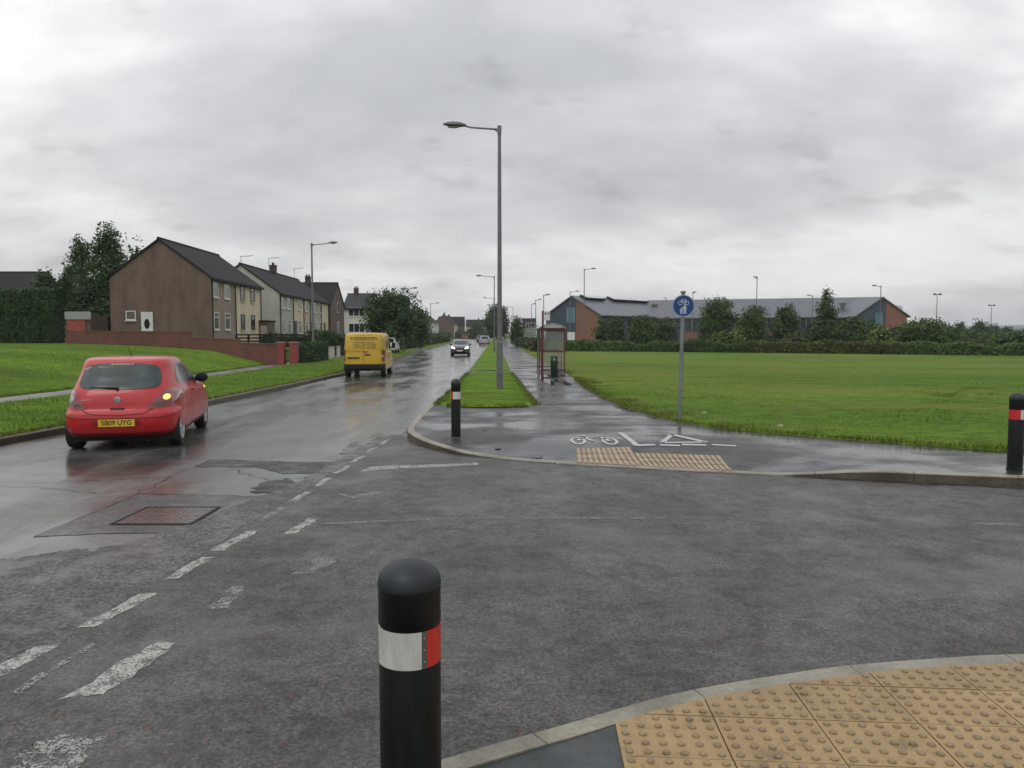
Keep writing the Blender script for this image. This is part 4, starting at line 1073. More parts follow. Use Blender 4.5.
# ------------------------------------------------------------------ vehicles
class Shell:
    def __init__(s, lv): s.lv = lv
    def at(s, z):
        L = s.lv
        if z <= L[0][0]: return L[0][1:]
        if z >= L[-1][0]: return L[-1][1:]
        for i in range(len(L)-1):
            if L[i][0] <= z <= L[i+1][0]:
                u = (z-L[i][0])/(L[i+1][0]-L[i][0])
                a = L[max(i-1, 0)]; b = L[i]; c = L[i+1]; d = L[min(i+2, len(L)-1)]
                out = []
                for k in range(1, 5):
                    m0 = (c[k]-a[k])/(c[0]-a[0])*(c[0]-b[0]); m1 = (d[k]-b[k])/(d[0]-b[0])*(c[0]-b[0])
                    dd = c[k]-b[k]
                    if abs(dd) < 1e-9: m0 = m1 = 0
                    else:
                        m0 = dd*min(3, max(0, m0/dd)); m1 = dd*min(3, max(0, m1/dd))
                    out.append((2*u**3-3*u*u+1)*b[k]+(u**3-2*u*u+u)*m0+(-2*u**3+3*u*u)*c[k]+(u**3-u*u)*m1)
                return out
    def rear(s, x, z):
        r, f, w, n = s.at(z); m = (r+f)/2; h = (f-r)/2
        return m-h*max(0, 1-min(1, abs(x)/w)**n)**(1/n)
    def front(s, x, z):
        r, f, w, n = s.at(z); m = (r+f)/2; h = (f-r)/2
        return m+h*max(0, 1-min(1, abs(x)/w)**n)**(1/n)
    def side(s, y, z):
        r, f, w, n = s.at(z); m = (r+f)/2; h = (f-r)/2
        return w*max(0, 1-min(1, abs(y-m)/h)**n)**(1/n)
    def mesh(s, z0=None, z1=None, grow=0.0, nz=44, na=80):
        z0 = s.lv[0][0] if z0 is None else z0; z1 = s.lv[-1][0] if z1 is None else z1
        mb = MB(); vs = []; fs = []
        for i in range(nz+1):
            z = z0+(z1-z0)*(1-(1-i/nz)**1.5); r, f, w, n = s.at(z); m = (r+f)/2; h = (f-r)/2
            for k in range(na):
                a = 2*math.pi*k/na; c, d = math.cos(a), math.sin(a)
                vs.append(((w+grow)*math.copysign(abs(c)**(2/n), c), m+(h+grow)*math.copysign(abs(d)**(2/n), d), z))
        for i in range(nz):
            for k in range(na): fs.append((i*na+k, i*na+(k+1) % na, (i+1)*na+(k+1) % na, (i+1)*na+k))
        fs += [tuple(range(na))[::-1], tuple(range(nz*na, (nz+1)*na))]
        mb.add(vs, fs); return mb
    def patch(s, P, face, lift=0.006, thick=0.004, rings=12, dens=4):
        # outline P in (x, z) for rear/front or (y, z) for side/side_l; star-shaped about its centre
        D = []
        for a, b in zip(P, P[1:]+P[:1]):
            for k in range(dens): D.append((a[0]+(b[0]-a[0])*k/dens, a[1]+(b[1]-a[1])*k/dens))
        cx = sum(p[0] for p in D)/len(D); cy = sum(p[1] for p in D)/len(D); n = len(D)
        def pos(u, v, l):
            if face == 'rear': return (u, s.rear(u, v)-l, v)
            if face == 'front': return (u, s.front(u, v)+l, v)
            x = s.side(u, v)+l
            return (x if face == 'side' else -x, u, v)
        mb = MB()
        vs = [pos(cx, cy, lift)]+[pos(cx+(p[0]-cx)*r/rings, cy+(p[1]-cy)*r/rings, lift) for r in range(1, rings+1) for p in D]
        vs += [pos(p[0], p[1], -thick) for p in D]
        fs = [(0, 1+i, 1+(i+1) % n) for i in range(n)]
        for r in range(rings):
            a, b = 1+r*n, 1+(r+1)*n
            fs += [(a+i, a+(i+1) % n, b+(i+1) % n, b+i) for i in range(n)]
        mb.add(vs, fs); return mb
    def strip(s, P, face, wd, lift=0.004, mb=None, dens=8):
        mb = mb or MB()
        D = []
        for a, b in zip(P, P[1:]):
            for k in range(dens): D.append((a[0]+(b[0]-a[0])*k/dens, a[1]+(b[1]-a[1])*k/dens))
        D.append(P[-1]); vs = []
        for i, p in enumerate(D):
            a = D[max(0, i-1)]; b = D[min(len(D)-1, i+1)]; t_ = Vector((b[0]-a[0], b[1]-a[1])).normalized(); nn = Vector((-t_.y, t_.x))*wd/2
            for q_ in ((p[0]-nn.x, p[1]-nn.y), (p[0]+nn.x, p[1]+nn.y)):
                if face == 'rear': vs.append((q_[0], s.rear(*q_)-lift, q_[1]))
                elif face == 'front': vs.append((q_[0], s.front(*q_)+lift, q_[1]))
                else: x = s.side(*q_)+lift; vs.append((x if face == 'side' else -x, q_[0], q_[1]))
        mb.add(vs, [(2*i, 2*i+1, 2*i+3, 2*i+2) for i in range(len(D)-1)]); return mb
def mir(P): return [(-x, z) for x, z in P][::-1]
def cut_arches(o, cents, r, w):
    mb = MB()
    for (y, z) in cents:
        for s in (-1, 1):
            mb.lathe([(r, 0.0), (r, 0.5)], 32, 1, Matrix.Translation((s*(w-0.26), y, z)) @ Matrix.Rotation(s*math.pi/2, 4, 'Y'))
    c = mb.build('arch_cutter', [M_under, M_under])
    md = o.modifiers.new('b', 'BOOLEAN'); md.operation = 'DIFFERENCE'; md.object = c; md.solver = 'EXACT'
    try: md.material_mode = 'TRANSFER'
    except Exception: pass
    dg = bpy.context.evaluated_depsgraph_get(); me = bpy.data.meshes.new_from_object(o.evaluated_get(dg))
    o.modifiers.clear(); old = o.data; o.data = me; bpy.data.objects.remove(c)
def wheel(parent, x, y, r, wd, cap=False, spokes=7, rimr=0.66):
    sgn = 1 if x > 0 else -1
    M = Matrix.Translation((x, y, r)) @ Matrix.Rotation(sgn*math.pi/2, 4, 'Y')
    e = bpy.data.objects.new('wheel', None); COL.objects.link(e); e.parent = parent
    mb = MB(); h = wd/2; ri = r*rimr
    mb.lathe([(ri, -h*0.85), (r*0.93, -h), (r*0.985, -h*0.8), (r, -h*0.5), (r, h*0.5), (r*0.985, h*0.8), (r*0.93, h), (ri*1.02, h*0.9), (ri, h*0.7)], 40, 0, M, cap=True)
    ty = mb.build('tyre', M_tyre, e, smooth=True)
    mb = MB(); mb.lathe([(ri, h*0.72), (ri*0.97, h*0.98), (ri*0.88, h*0.98), (ri*0.84, h*0.72), (0.01, h*0.72)], 36, 0, M, cap=False)
    mb.lathe([(ri*0.24, h*0.7), (ri*0.22, h*1.0), (0.005, h*1.02)], 20, 0, M, cap=False)
    for k in range(spokes):
        A = M @ Matrix.Rotation(2*math.pi*k/spokes, 4, 'Z')
        mb.add([tuple(A @ Vector(v)) for v in [(ri*0.15, -ri*0.13, h*0.93), (ri*0.9, -ri*0.10, h*0.95), (ri*0.9, ri*0.10, h*0.95), (ri*0.15, ri*0.13, h*0.93), (ri*0.15, -ri*0.15, h*0.74), (ri*0.9, -ri*0.12, h*0.74), (ri*0.9, ri*0.12, h*0.74), (ri*0.15, ri*0.15, h*0.74)]], [(0, 1, 2, 3), (0, 4, 5, 1), (3, 2, 6, 7), (1, 5, 6, 2)])
    mb.build('rim', M_alloy, e, smooth=True)
    return e
def text_mesh(s, size, name, m, parent, M, ext=0.001, bold=0.0, sx=1.0):
    cu = bpy.data.curves.new('t', 'FONT'); cu.body = s; cu.size = size; cu.align_x = 'CENTER'; cu.align_y = 'CENTER'; cu.extrude = ext; cu.offset = bold
    to = bpy.data.objects.new('t', cu); COL.objects.link(to)
    dg = bpy.context.evaluated_depsgraph_get(); me = bpy.data.meshes.new_from_object(to.evaluated_get(dg))
    bpy.data.objects.remove(to); me.transform(M @ Matrix.Scale(sx, 4, (1, 0, 0))); me.materials.clear(); me.materials.append(m)
    o = bpy.data.objects.new(name, me); COL.objects.link(o); o.parent = parent; return o

HATCH = [(0.19, 0.30, 3.70, 0.74, 6), (0.24, 0.12, 3.88, 0.81, 6), (0.36, 0.03, 3.96, 0.862, 5.8), (0.50, 0.0, 4.0, 0.872, 5.6), (0.60, 0.015, 3.99, 0.872, 5.6), (0.645, 0.075, 3.97, 0.864, 5.4),
         (0.78, 0.10, 3.86, 0.858, 5.0), (0.90, 0.14, 3.55, 0.832, 4.7), (0.98, 0.19, 3.15, 0.792, 4.5), (1.08, 0.265, 2.86, 0.755, 4.4), (1.18, 0.34, 2.62, 0.718, 4.2), (1.28, 0.425, 2.36, 0.69, 4.2),
         (1.36, 0.49, 2.12, 0.664, 4.4), (1.415, 0.57, 1.92, 0.635, 4.3), (1.445, 0.70, 1.72, 0.58, 4.0), (1.460, 0.92, 1.52, 0.44, 3.2), (1.465, 1.2, 1.32, 0.08, 2.0)]
SALOON = [(z*0.97, r*(1.15 if z > 0.9 else 1), 4.0+(f-4.0)*1.05+0.35, w*1.03, n) for z, r, f, w, n in HATCH]
SUV = [(z*1.07 if z > 0.3 else z, r*0.9, f+0.3, w*1.05, n) for z, r, f, w, n in HATCH]

def hatch(label, loc, rz, paint, glass, group=None, lv=HATCH, detail=False, lit_head=False, name='hatchback_car', cat='car', scl=1.0, hind=None):
    q = thing(name, label, cat, loc, rz, group); sh = Shell(lv); q.scale = (scl, scl, scl)
    L = lv[3][2]; W = lv[4][3]; zt = lv[-1][0]; k = zt/1.465
    body = sh.mesh().build('body', [paint, M_under], q, smooth=True)
    wy = (0.66, L-0.84)
    cut_arches(body, [(y, 0.30) for y in wy], 0.345, W)
    body.data.polygons.foreach_set('use_smooth', [True]*len(body.data.polygons))
    try: body.data.set_sharp_from_angle(angle=R(38))
    except Exception: pass
    for y in wy:
        for s in (-1, 1): wheel(q, s*(W-0.125), y, 0.298, 0.19)
    Z = lambda P: [(a, b*k) for a, b in P]
    rw = Z([(-0.685, 1.08), (-0.67, 1.02), (-0.60, 0.985), (-0.40, 0.970), (0, 0.965), (0.40, 0.970), (0.60, 0.985), (0.67, 1.02), (0.685, 1.08), (0.67, 1.17), (0.635, 1.27), (0.58, 1.325), (0.42, 1.355), (0.2, 1.37), (0, 1.375), (-0.2, 1.37), (-0.42, 1.355), (-0.58, 1.325), (-0.635, 1.27), (-0.67, 1.17)])
    rwo = sh.patch([(a*0.87, b) for a, b in rw], 'rear', 0.010).build('rear_window', glass, q, smooth=True)
    fw = Z([(-0.66, 1.02), (0, 0.985), (0.66, 1.02), (0.60, 1.2), (0.52, 1.36), (0, 1.39), (-0.52, 1.36), (-0.60, 1.2)])
    sh.patch(fw, 'front', 0.006, dens=5).build('windscreen', M_carglass2, q, smooth=True)
    dl = L-4.0
    sw = Z([(0.86, 1.02), (0.80, 1.08), (0.93, 1.24), (1.05, 1.33), (1.3, 1.365), (1.62, 1.365), (1.68, 1.0)]); 
    sw2 = Z([(1.74, 1.0), (1.74, 1.365), (1.9, 1.345), (2.25+dl, 1.22), (2.62+dl, 1.05), (2.68+dl, 0.985), (2.3, 0.97)])
    for f in ('side', 'left'):
        sh.patch(sw, f, 0.006).build('side_window', glass, q, smooth=True)
        sh.patch(sw2, f, 0.006).build('side_window', glass, q, smooth=True)
        m_ = MB()
        for P in ([(1.5, 0.30), (1.46, 0.6), (1.5, 0.95), (1.69, 1.0)], [(2.72+dl, 0.97), (2.78+dl, 0.7), (2.70+dl, 0.30)], [(1.5, 0.285), (2.7+dl, 0.285)]): sh.strip(Z(P), f, 0.012, mb=m_)
        m_.build('door_seam', M_seam, q)
        m_ = MB(); x_ = sh.side(1.72, 0.86*k); s = 1 if f == 'side' else -1
        m_.box(min(s*(x_-0.01), s*(x_+0.035)), max(s*(x_-0.01), s*(x_+0.035)), 1.62, 1.80, 0.845*k, 0.875*k); m_.build('door_handle', paint, q)
        m_ = MB(); xm = sh.side(2.5+dl, 1.0*k); P_ = Matrix.Translation((s*(xm+0.12), 2.46+dl, 1.03*k))
        vs = []; 
        m_.lathe([(0.02, -0.05), (0.075, -0.035), (0.092, 0.0), (0.08, 0.06), (0.03, 0.09)], 16, 0, P_ @ Matrix.Rotation(-math.pi/2, 4, 'X') @ Matrix.Scale(1.25, 4, (1, 0, 0)))
        m_.tube([(s*(xm-0.02), 2.52+dl, 0.98*k), (s*(xm+0.07), 2.48+dl, 1.0*k)], 0.025, 8)
        m_.build('door_mirror', M_black if detail else paint, q, smooth=True)
        # rear and front lamps
    for s in (1, -1):
        mm = (lambda P: P) if s == 1 else mir
        tl = Z([(0.43, 0.665), (0.49, 0.76), (0.59, 0.88), (0.67, 0.955), (0.74, 0.965), (0.80, 0.93), (0.835, 0.84), (0.82, 0.745), (0.70, 0.68)])
        tlo = sh.patch(mm(tl), 'rear', 0.010).build('tail_lamp', M_taillamp, q, smooth=True)
        if detail:
            cc = (0.685, 0.835*k); P = [(cc[0]+0.047*math.cos(a), cc[1]+0.045*math.sin(a)) for a in [i*math.pi/8 for i in range(16)]]
            sh.patch(mm(P), 'rear', 0.016, dens=1, rings=3).build('indicator', M_indic if s == 1 else M_lampclear, tlo, smooth=True)
            P = Z([(0.50, 0.70), (0.56, 0.76), (0.66, 0.77), (0.70, 0.74), (0.66, 0.70)])
            sh.patch(mm(P), 'rear', 0.014, dens=2, rings=3).build('reversing_lamp', M_lampsmoke, tlo, smooth=True)
        hl = Z([(0.42, 0.64), (0.46, 0.76), (0.62, 0.84), (0.76, 0.84), (0.79, 0.74), (0.72, 0.66)])
        sh.patch(mm(hl), 'front', 0.010, dens=3).build('headlight', M_head if lit_head else M_chrome, q, smooth=True)
        if lit_head:
            hl = Z([(0.55, 0.36), (0.55, 0.44), (0.68, 0.44), (0.68, 0.36)]); sh.patch(mm(hl), 'front', 0.010, dens=3).build('fog_light', M_chrome, q)
    gr = Z([(-0.36, 0.55), (-0.38, 0.70), (0.38, 0.70), (0.36, 0.55)]); sh.patch(gr, 'front', 0.008).build('grille', M_black, q)
    gr = Z([(-0.45, 0.26), (-0.55, 0.42), (0.55, 0.42), (0.45, 0.26)]); sh.patch(gr, 'front', 0.008).build('air_intake', M_black, q)
    y = sh.front(0.2, 0.48*k)+0.012
    mb = MB(); mb.box(-0.26, 0.26, y-0.02, y+0.006, 0.425*k, 0.535*k); mb.build('front_plate', M_plate_w, q)
    y = sh.rear(0.0, 0.455*k)-0.004
    mb = MB(); mb.box(-0.26, 0.26, y-0.010, y+0.03, 0.40*k, 0.51*k); pl = mb.build('rear_plate', M_plate_y, q)
    mb = MB(); mb.tube([(0, 1.15, zt-0.02), (0, 0.98, zt+0.10) if not detail else (0, 0.62+0.2, zt+0.16)], [0.006, 0.003], 6)
    ar = mb.build('aerial', M_under, q)
    # black underside
    mb = MB(); mb.box(-W*0.78, W*0.78, 0.35, L-0.4, 0.14, 0.22); mb.build('underbody', M_under, q)
    mb = MB(); mb.tube([(-0.02, sh.rear(0, 0.99*k)-0.03, 0.985*k), (-0.40, sh.rear(-0.4, 1.0*k)-0.022, 0.998*k)], [0.016, 0.009], 6)
    mb.tube([(-0.02, sh.rear(0, 0.97*k)-0.0, 0.975*k), (-0.02, sh.rear(0, 0.97*k)-0.04, 0.985*k)], [0.03, 0.022], 8); mb.build('rear_wiper', M_under, q)
    return q, sh, rwo, pl

Dc, Hc = (-6.32, 12.42), R(13.2)
# --- red hatchback, nearest car
q, sh, rwo, pl = hatch('red hatchback in the near lane with its right indicator lit', (-6.31, 12.22, ROAD), R(13.5), M_redcar, M_carglass, 'vehicles on the road', detail=True, scl=1.03)
y = sh.rear(0, 0.455)-0.004
text_mesh('SB09 UYG', 0.105, 'plate_lettering', M_ink, pl, Matrix.Translation((0, y-0.0112, 0.455)) @ Matrix.Rotation(math.pi/2, 4, 'X'), 0.0006, 0.0018, 0.95)
mb = MB(); Mx = Matrix.Translation((0, sh.rear(0, 0.80)-0.004, 0.80)) @ Matrix.Rotation(R(97), 4, 'X'); mb.lathe([(0.052, 0), (0.052, 0.008), (0.042, 0.012), (0.042, 0.007), (0.005, 0.007)], 28, 0, Mx)
mb.box(-0.04, 0.04, -0.006, 0.006, 0.007, 0.013, 0, Mx @ Matrix.Rotation(R(-25), 4, 'Z')); mb.build('badge', M_chrome, q, smooth=False)
m_ = MB()
sh.strip([(-0.50, 0.655), (-0.40, 0.60), (-0.2, 0.575), (0, 0.57), (0.2, 0.575), (0.40, 0.60), (0.50, 0.655), (0.46, 0.675)], 'rear', 0.012, mb=m_)
sh.strip([(-0.50, 0.655), (-0.62, 0.86), (-0.67, 0.96)], 'rear', 0.01, mb=m_); sh.strip([(0.50, 0.655), (0.62, 0.86), (0.67, 0.96)], 'rear', 0.01, mb=m_)
m_.build('tailgate_seam', M_seam, q)
m_ = MB(); sh.strip([(-0.82, 0.545), (-0.5, 0.525), (0, 0.52), (0.5, 0.525), (0.82, 0.545)], 'rear', 0.01, mb=m_)
sh.strip([(-0.83, 0.30), (-0.5, 0.275), (0, 0.27), (0.5, 0.275), (0.83, 0.30)], 'rear', 0.012, mb=m_); m_.build('bumper_crease', M_seam, q)
sh.patch([(-0.11, 0.665), (-0.10, 0.685), (0.10, 0.685), (0.11, 0.665), (0.10, 0.65), (-0.10, 0.65)], 'rear', 0.006, dens=2).build('tailgate_handle', M_seam, q)
sh.patch([(-0.33, 0.405), (-0.36, 0.45), (-0.33, 0.50), (0.33, 0.50), (0.36, 0.45), (0.33, 0.405)], 'rear', 0.001, dens=2).build('plate_recess', mat('recess_red', (0.22, 0.008, 0.012), 0.4), q)
sh.patch([(-0.16, 1.345), (-0.16, 1.368), (0.16, 1.368), (0.16, 1.345)], 'rear', 0.010, dens=3, rings=2).build('high_brake_lamp', mat('window_sticker', (0.42, 0.36, 0.22), 0.5), rwo)
sh.patch([(-0.56, 1.28), (-0.47, 1.32), (-0.44, 1.30), (-0.54, 1.26)], 'rear', 0.010, dens=2, rings=2).build('sticker', mat('pink_sticker', (0.35, 0.27, 0.27), 0.5), rwo)
sh.patch([(-0.60, 0.795), (-0.60, 0.808), (-0.36, 0.818), (-0.36, 0.806)], 'rear', 0.006, dens=2, rings=2).build('model_lettering', mat('lettering_pinkish', (0.5, 0.2, 0.2), 0.3), q)
# head restraints and a side repeater
for s in (1, -1):
    P = [(3.05, 0.80), (3.14, 0.80), (3.14, 0.84), (3.05, 0.84)]; sh.patch(P, 'side' if s > 0 else 'left', 0.008, dens=2, rings=2).build('side_repeater', M_indic if s > 0 else M_lampclear, q)
# dark mud guards below the rear bumper
mb = sh.mesh(0.19, 0.27, 0.004, 8, 80); mb.build('lower_bumper', mat('dark_red_plastic', (0.14, 0.006, 0.01), 0.5), q, smooth=True)

# --- dark oncoming car
hatch('dark grey car coming towards the camera with both headlights lit', (-4.75, 72.5, ROAD), R(181.5), M_darkcar, M_carglass2, 'vehicles on the road', lv=HATCH, lit_head=True, name='oncoming_car')
hatch('light grey car parked on the verge, its rear showing behind the van', (-11.6, 71.5, 0.07), R(3), M_whitecar, M_carglass2, 'parked cars', lv=HATCH, name='parked_car')
hatch('white hatchback parked nose away on the far left verge', (-16.1, 152, rise(152)-0.02), R(12), M_whitecar, M_carglass2, 'parked cars', lv=SALOON, name='parked_car', scl=1.04)
hatch('white car parked just beyond the white hatchback on the far left verge', (-17.0, 166, rise(166)+0.06), R(-8), M_whitecar, M_carglass2, 'parked cars', lv=HATCH, name='parked_car')
hatch('small red car far down the road, seen from behind', (-13.1, 212, rise(212)+ROAD+0.1), R(2), mat('dull_red_paint', (0.22, 0.02, 0.03), 0.35), M_carglass2, 'vehicles on the road', lv=HATCH, name='distant_car')
hatch('pale blue grey car parked at the right-hand kerb behind the lamp posts', (-4.55, 128, rise(128)+ROAD), R(1.5), M_bluecar, M_carglass2, 'parked cars', lv=SUV, name='parked_car')
hatch('dark car parked beyond the pale blue grey car', (-6.4, 158, rise(158)+ROAD), R(1.5), M_darkcar, M_carglass2, 'parked cars', lv=HATCH, name='parked_car')

# --- yellow van
VAN = [(0.30, 0.10, 4.70, 0.86, 7), (0.36, 0.03, 4.78, 0.905, 7), (0.55, 0.0, 4.82, 0.92, 7), (0.85, 0.0, 4.78, 0.925, 7), (1.02, 0.005, 4.60, 0.922, 6.5), (1.16, 0.01, 4.28, 0.915, 6.5), (1.28, 0.015, 4.02, 0.905, 7), (1.5, 0.03, 3.80, 0.885, 7),
       (1.72, 0.05, 3.55, 0.862, 7), (1.84, 0.07, 3.38, 0.845, 6.5), (1.905, 0.10, 3.2, 0.82, 6), (1.945, 0.16, 3.0, 0.76, 5), (1.968, 0.28, 2.75, 0.62, 4), (1.976, 0.6, 2.3, 0.3, 3)]
X0 = (366-512)/770*34.0
q = thing('panel_van', 'yellow panel van with dark lettering on its rear doors driving away', 'van', (X0-0.04, 33.6, ROAD), R(4.1), 'vehicles on the road')
sh = Shell(VAN); body = sh.mesh(nz=40).build('body', [M_yellow, M_under], q, smooth=True)
cut_arches(body, [(0.95, 0.34), (4.0, 0.34)], 0.40, 0.92)
body.data.polygons.foreach_set('use_smooth', [True]*len(body.data.polygons)); body.data.set_sharp_from_angle(angle=R(38))
for y in (0.95, 4.0):
    for s in (-1, 1): wheel(q, s*0.79, y, 0.335, 0.22)
mb = MB()
sh2 = Shell([(z, r-0.05, f, w_+0.012, n) for z, r, f, w_, n in VAN])
bb = MB(); vs = []; nb = 40
for i_ in range(nb+1):
    x_ = -0.915+1.83*i_/nb
    for z_ in (0.31, 0.42, 0.52, 0.60): vs.append((x_, min(0.45, sh2.rear(x_, z_)), z_))
    vs.append((x_, 0.5, 0.60)); vs.append((x_, 0.5, 0.31))
bb.add(vs, [(i_*6+k_, i_*6+(k_+1) % 6, (i_+1)*6+(k_+1) % 6, (i_+1)*6+k_) for i_ in range(nb) for k_ in range(6)]+[tuple(range(6)), tuple(range(nb*6, nb*6+6))])
bb.build('rear_bumper', M_under, q)
m_ = MB(); sh.strip([(0, 0.60), (0, 1.86)], 'rear', 0.016, mb=m_); sh.strip([(-0.82, 1.87), (0.82, 1.87)], 'rear', 0.014, mb=m_); sh.strip([(-0.85, 0.62), (-0.82, 1.87)], 'rear', 0.014, mb=m_); sh.strip([(0.85, 0.62), (0.82, 1.87)], 'rear', 0.014, mb=m_)
m_.build('door_seam', mat('brown_seam', (0.10, 0.05, 0.01), 0.6), q)
for s in (-1, 1):
    f = (lambda P: P) if s == 1 else mir
    tl = sh.patch(f([(0.79, 0.72), (0.79, 1.22), (0.895, 1.22), (0.895, 0.72)]), 'rear', 0.012, dens=4).build('tail_lamp', M_taillamp, q)
    sh.patch(f([(0.80, 0.90), (0.80, 0.98), (0.885, 0.98), (0.885, 0.90)]), 'rear', 0.017, dens=2).build('indicator', M_lampclear, tl)
    sh.patch(f([(0.50, 0.80), (0.52, 1.02), (0.76, 1.08), (0.84, 1.0), (0.80, 0.82)]), 'front', 0.012).build('headlight', M_chrome, q)
    sh.patch([(2.55, 1.22), (2.55, 1.72), (3.25, 1.72), (3.85, 1.28), (3.85, 1.22)], 'side' if s > 0 else 'left', 0.008).build('side_window', M_carglass2, q)
    sh.strip([(2.45, 0.4), (2.45, 1.8)], 'side' if s > 0 else 'left', 0.014).build('door_seam', MATS['brown_seam'], q)
    mb = MB(); mb.box(min(s*0.93, s*1.10), max(s*0.93, s*1.10), 3.55, 3.67, 1.24, 1.50); mb.box(min(s*0.88, s*0.94), max(s*0.88, s*0.94), 3.58, 3.63, 1.27, 1.32); mb.build('door_mirror', M_black, q)
sh.patch([(-0.72, 1.20), (0.72, 1.20), (0.68, 1.8), (-0.68, 1.8)], 'front', 0.008).build('windscreen', M_carglass2, q)
# dark lettering rows (too small in the photo to read): short uneven strokes
mb = MB(); r2 = random.Random(4)
def scribble(mb, z, x0, x1, h, gap):
    x = x0
    while x < x1:
        w_ = r2.uniform(0.018, 0.032)*(h/0.05)**0.5
        if r2.random() > gap:
            yy = sh.rear(x, z)-0.005
            k = r2.choice((0, 1, 2, 3)); a, b = z-h/2, z+h/2
            mb.box(x, x+w_*0.3, yy-0.001, yy, a, b)
            if k > 0: mb.box(x+w_*0.3, x+w_*0.8, yy-0.001, yy, b-h*0.22, b)
            if k > 1: mb.box(x+w_*0.3, x+w_*0.8, yy-0.001, yy, a, a+h*0.22)
            if k > 2: mb.box(x+w_*0.75, x+w_, yy-0.001, yy, a+h*0.2, b-h*0.2)
        x += w_*1.25
scribble(mb, 1.70, -0.56, 0.62, 0.15, 0.05)
for z, a, b in ((1.545, -0.38, 0.50), (1.465, -0.44, 0.58), (1.385, -0.40, 0.52), (1.30, -0.50, 0.60)): scribble(mb, z, a, b, 0.055, 0.12)
tag(mb.build('door_lettering', M_ink2, q), kind='stuff')
mb = MB(); yy = sh.rear(0, 1.1)-0.006
mb.box(-0.78, 0.12, yy-0.004, yy, 1.155, 1.168); mb.box(0.02, 0.20, yy-0.004, yy, 1.10, 1.16); mb.build('door_trim', mat('orange_stripe', (0.35, 0.07, 0.01), 0.5), q)
mb = MB(); mb.box(0.06, 0.30, yy-0.03, yy, 0.985, 1.035); mb.build('door_handle', M_under, q)
mb = MB(); mb.box(-0.70, -0.16, yy-0.01, yy, 0.83, 0.91); pl = mb.build('rear_plate', mat('dirty_plate', (0.07, 0.04, 0.01), 0.5), q)
m_ = MB()
for k in range(3): m_.box(0.93, 0.934, 0.9+k*0.3, 1.05+k*0.3, 1.30, 1.62)
m_.build('side_lettering', M_ink2, q)

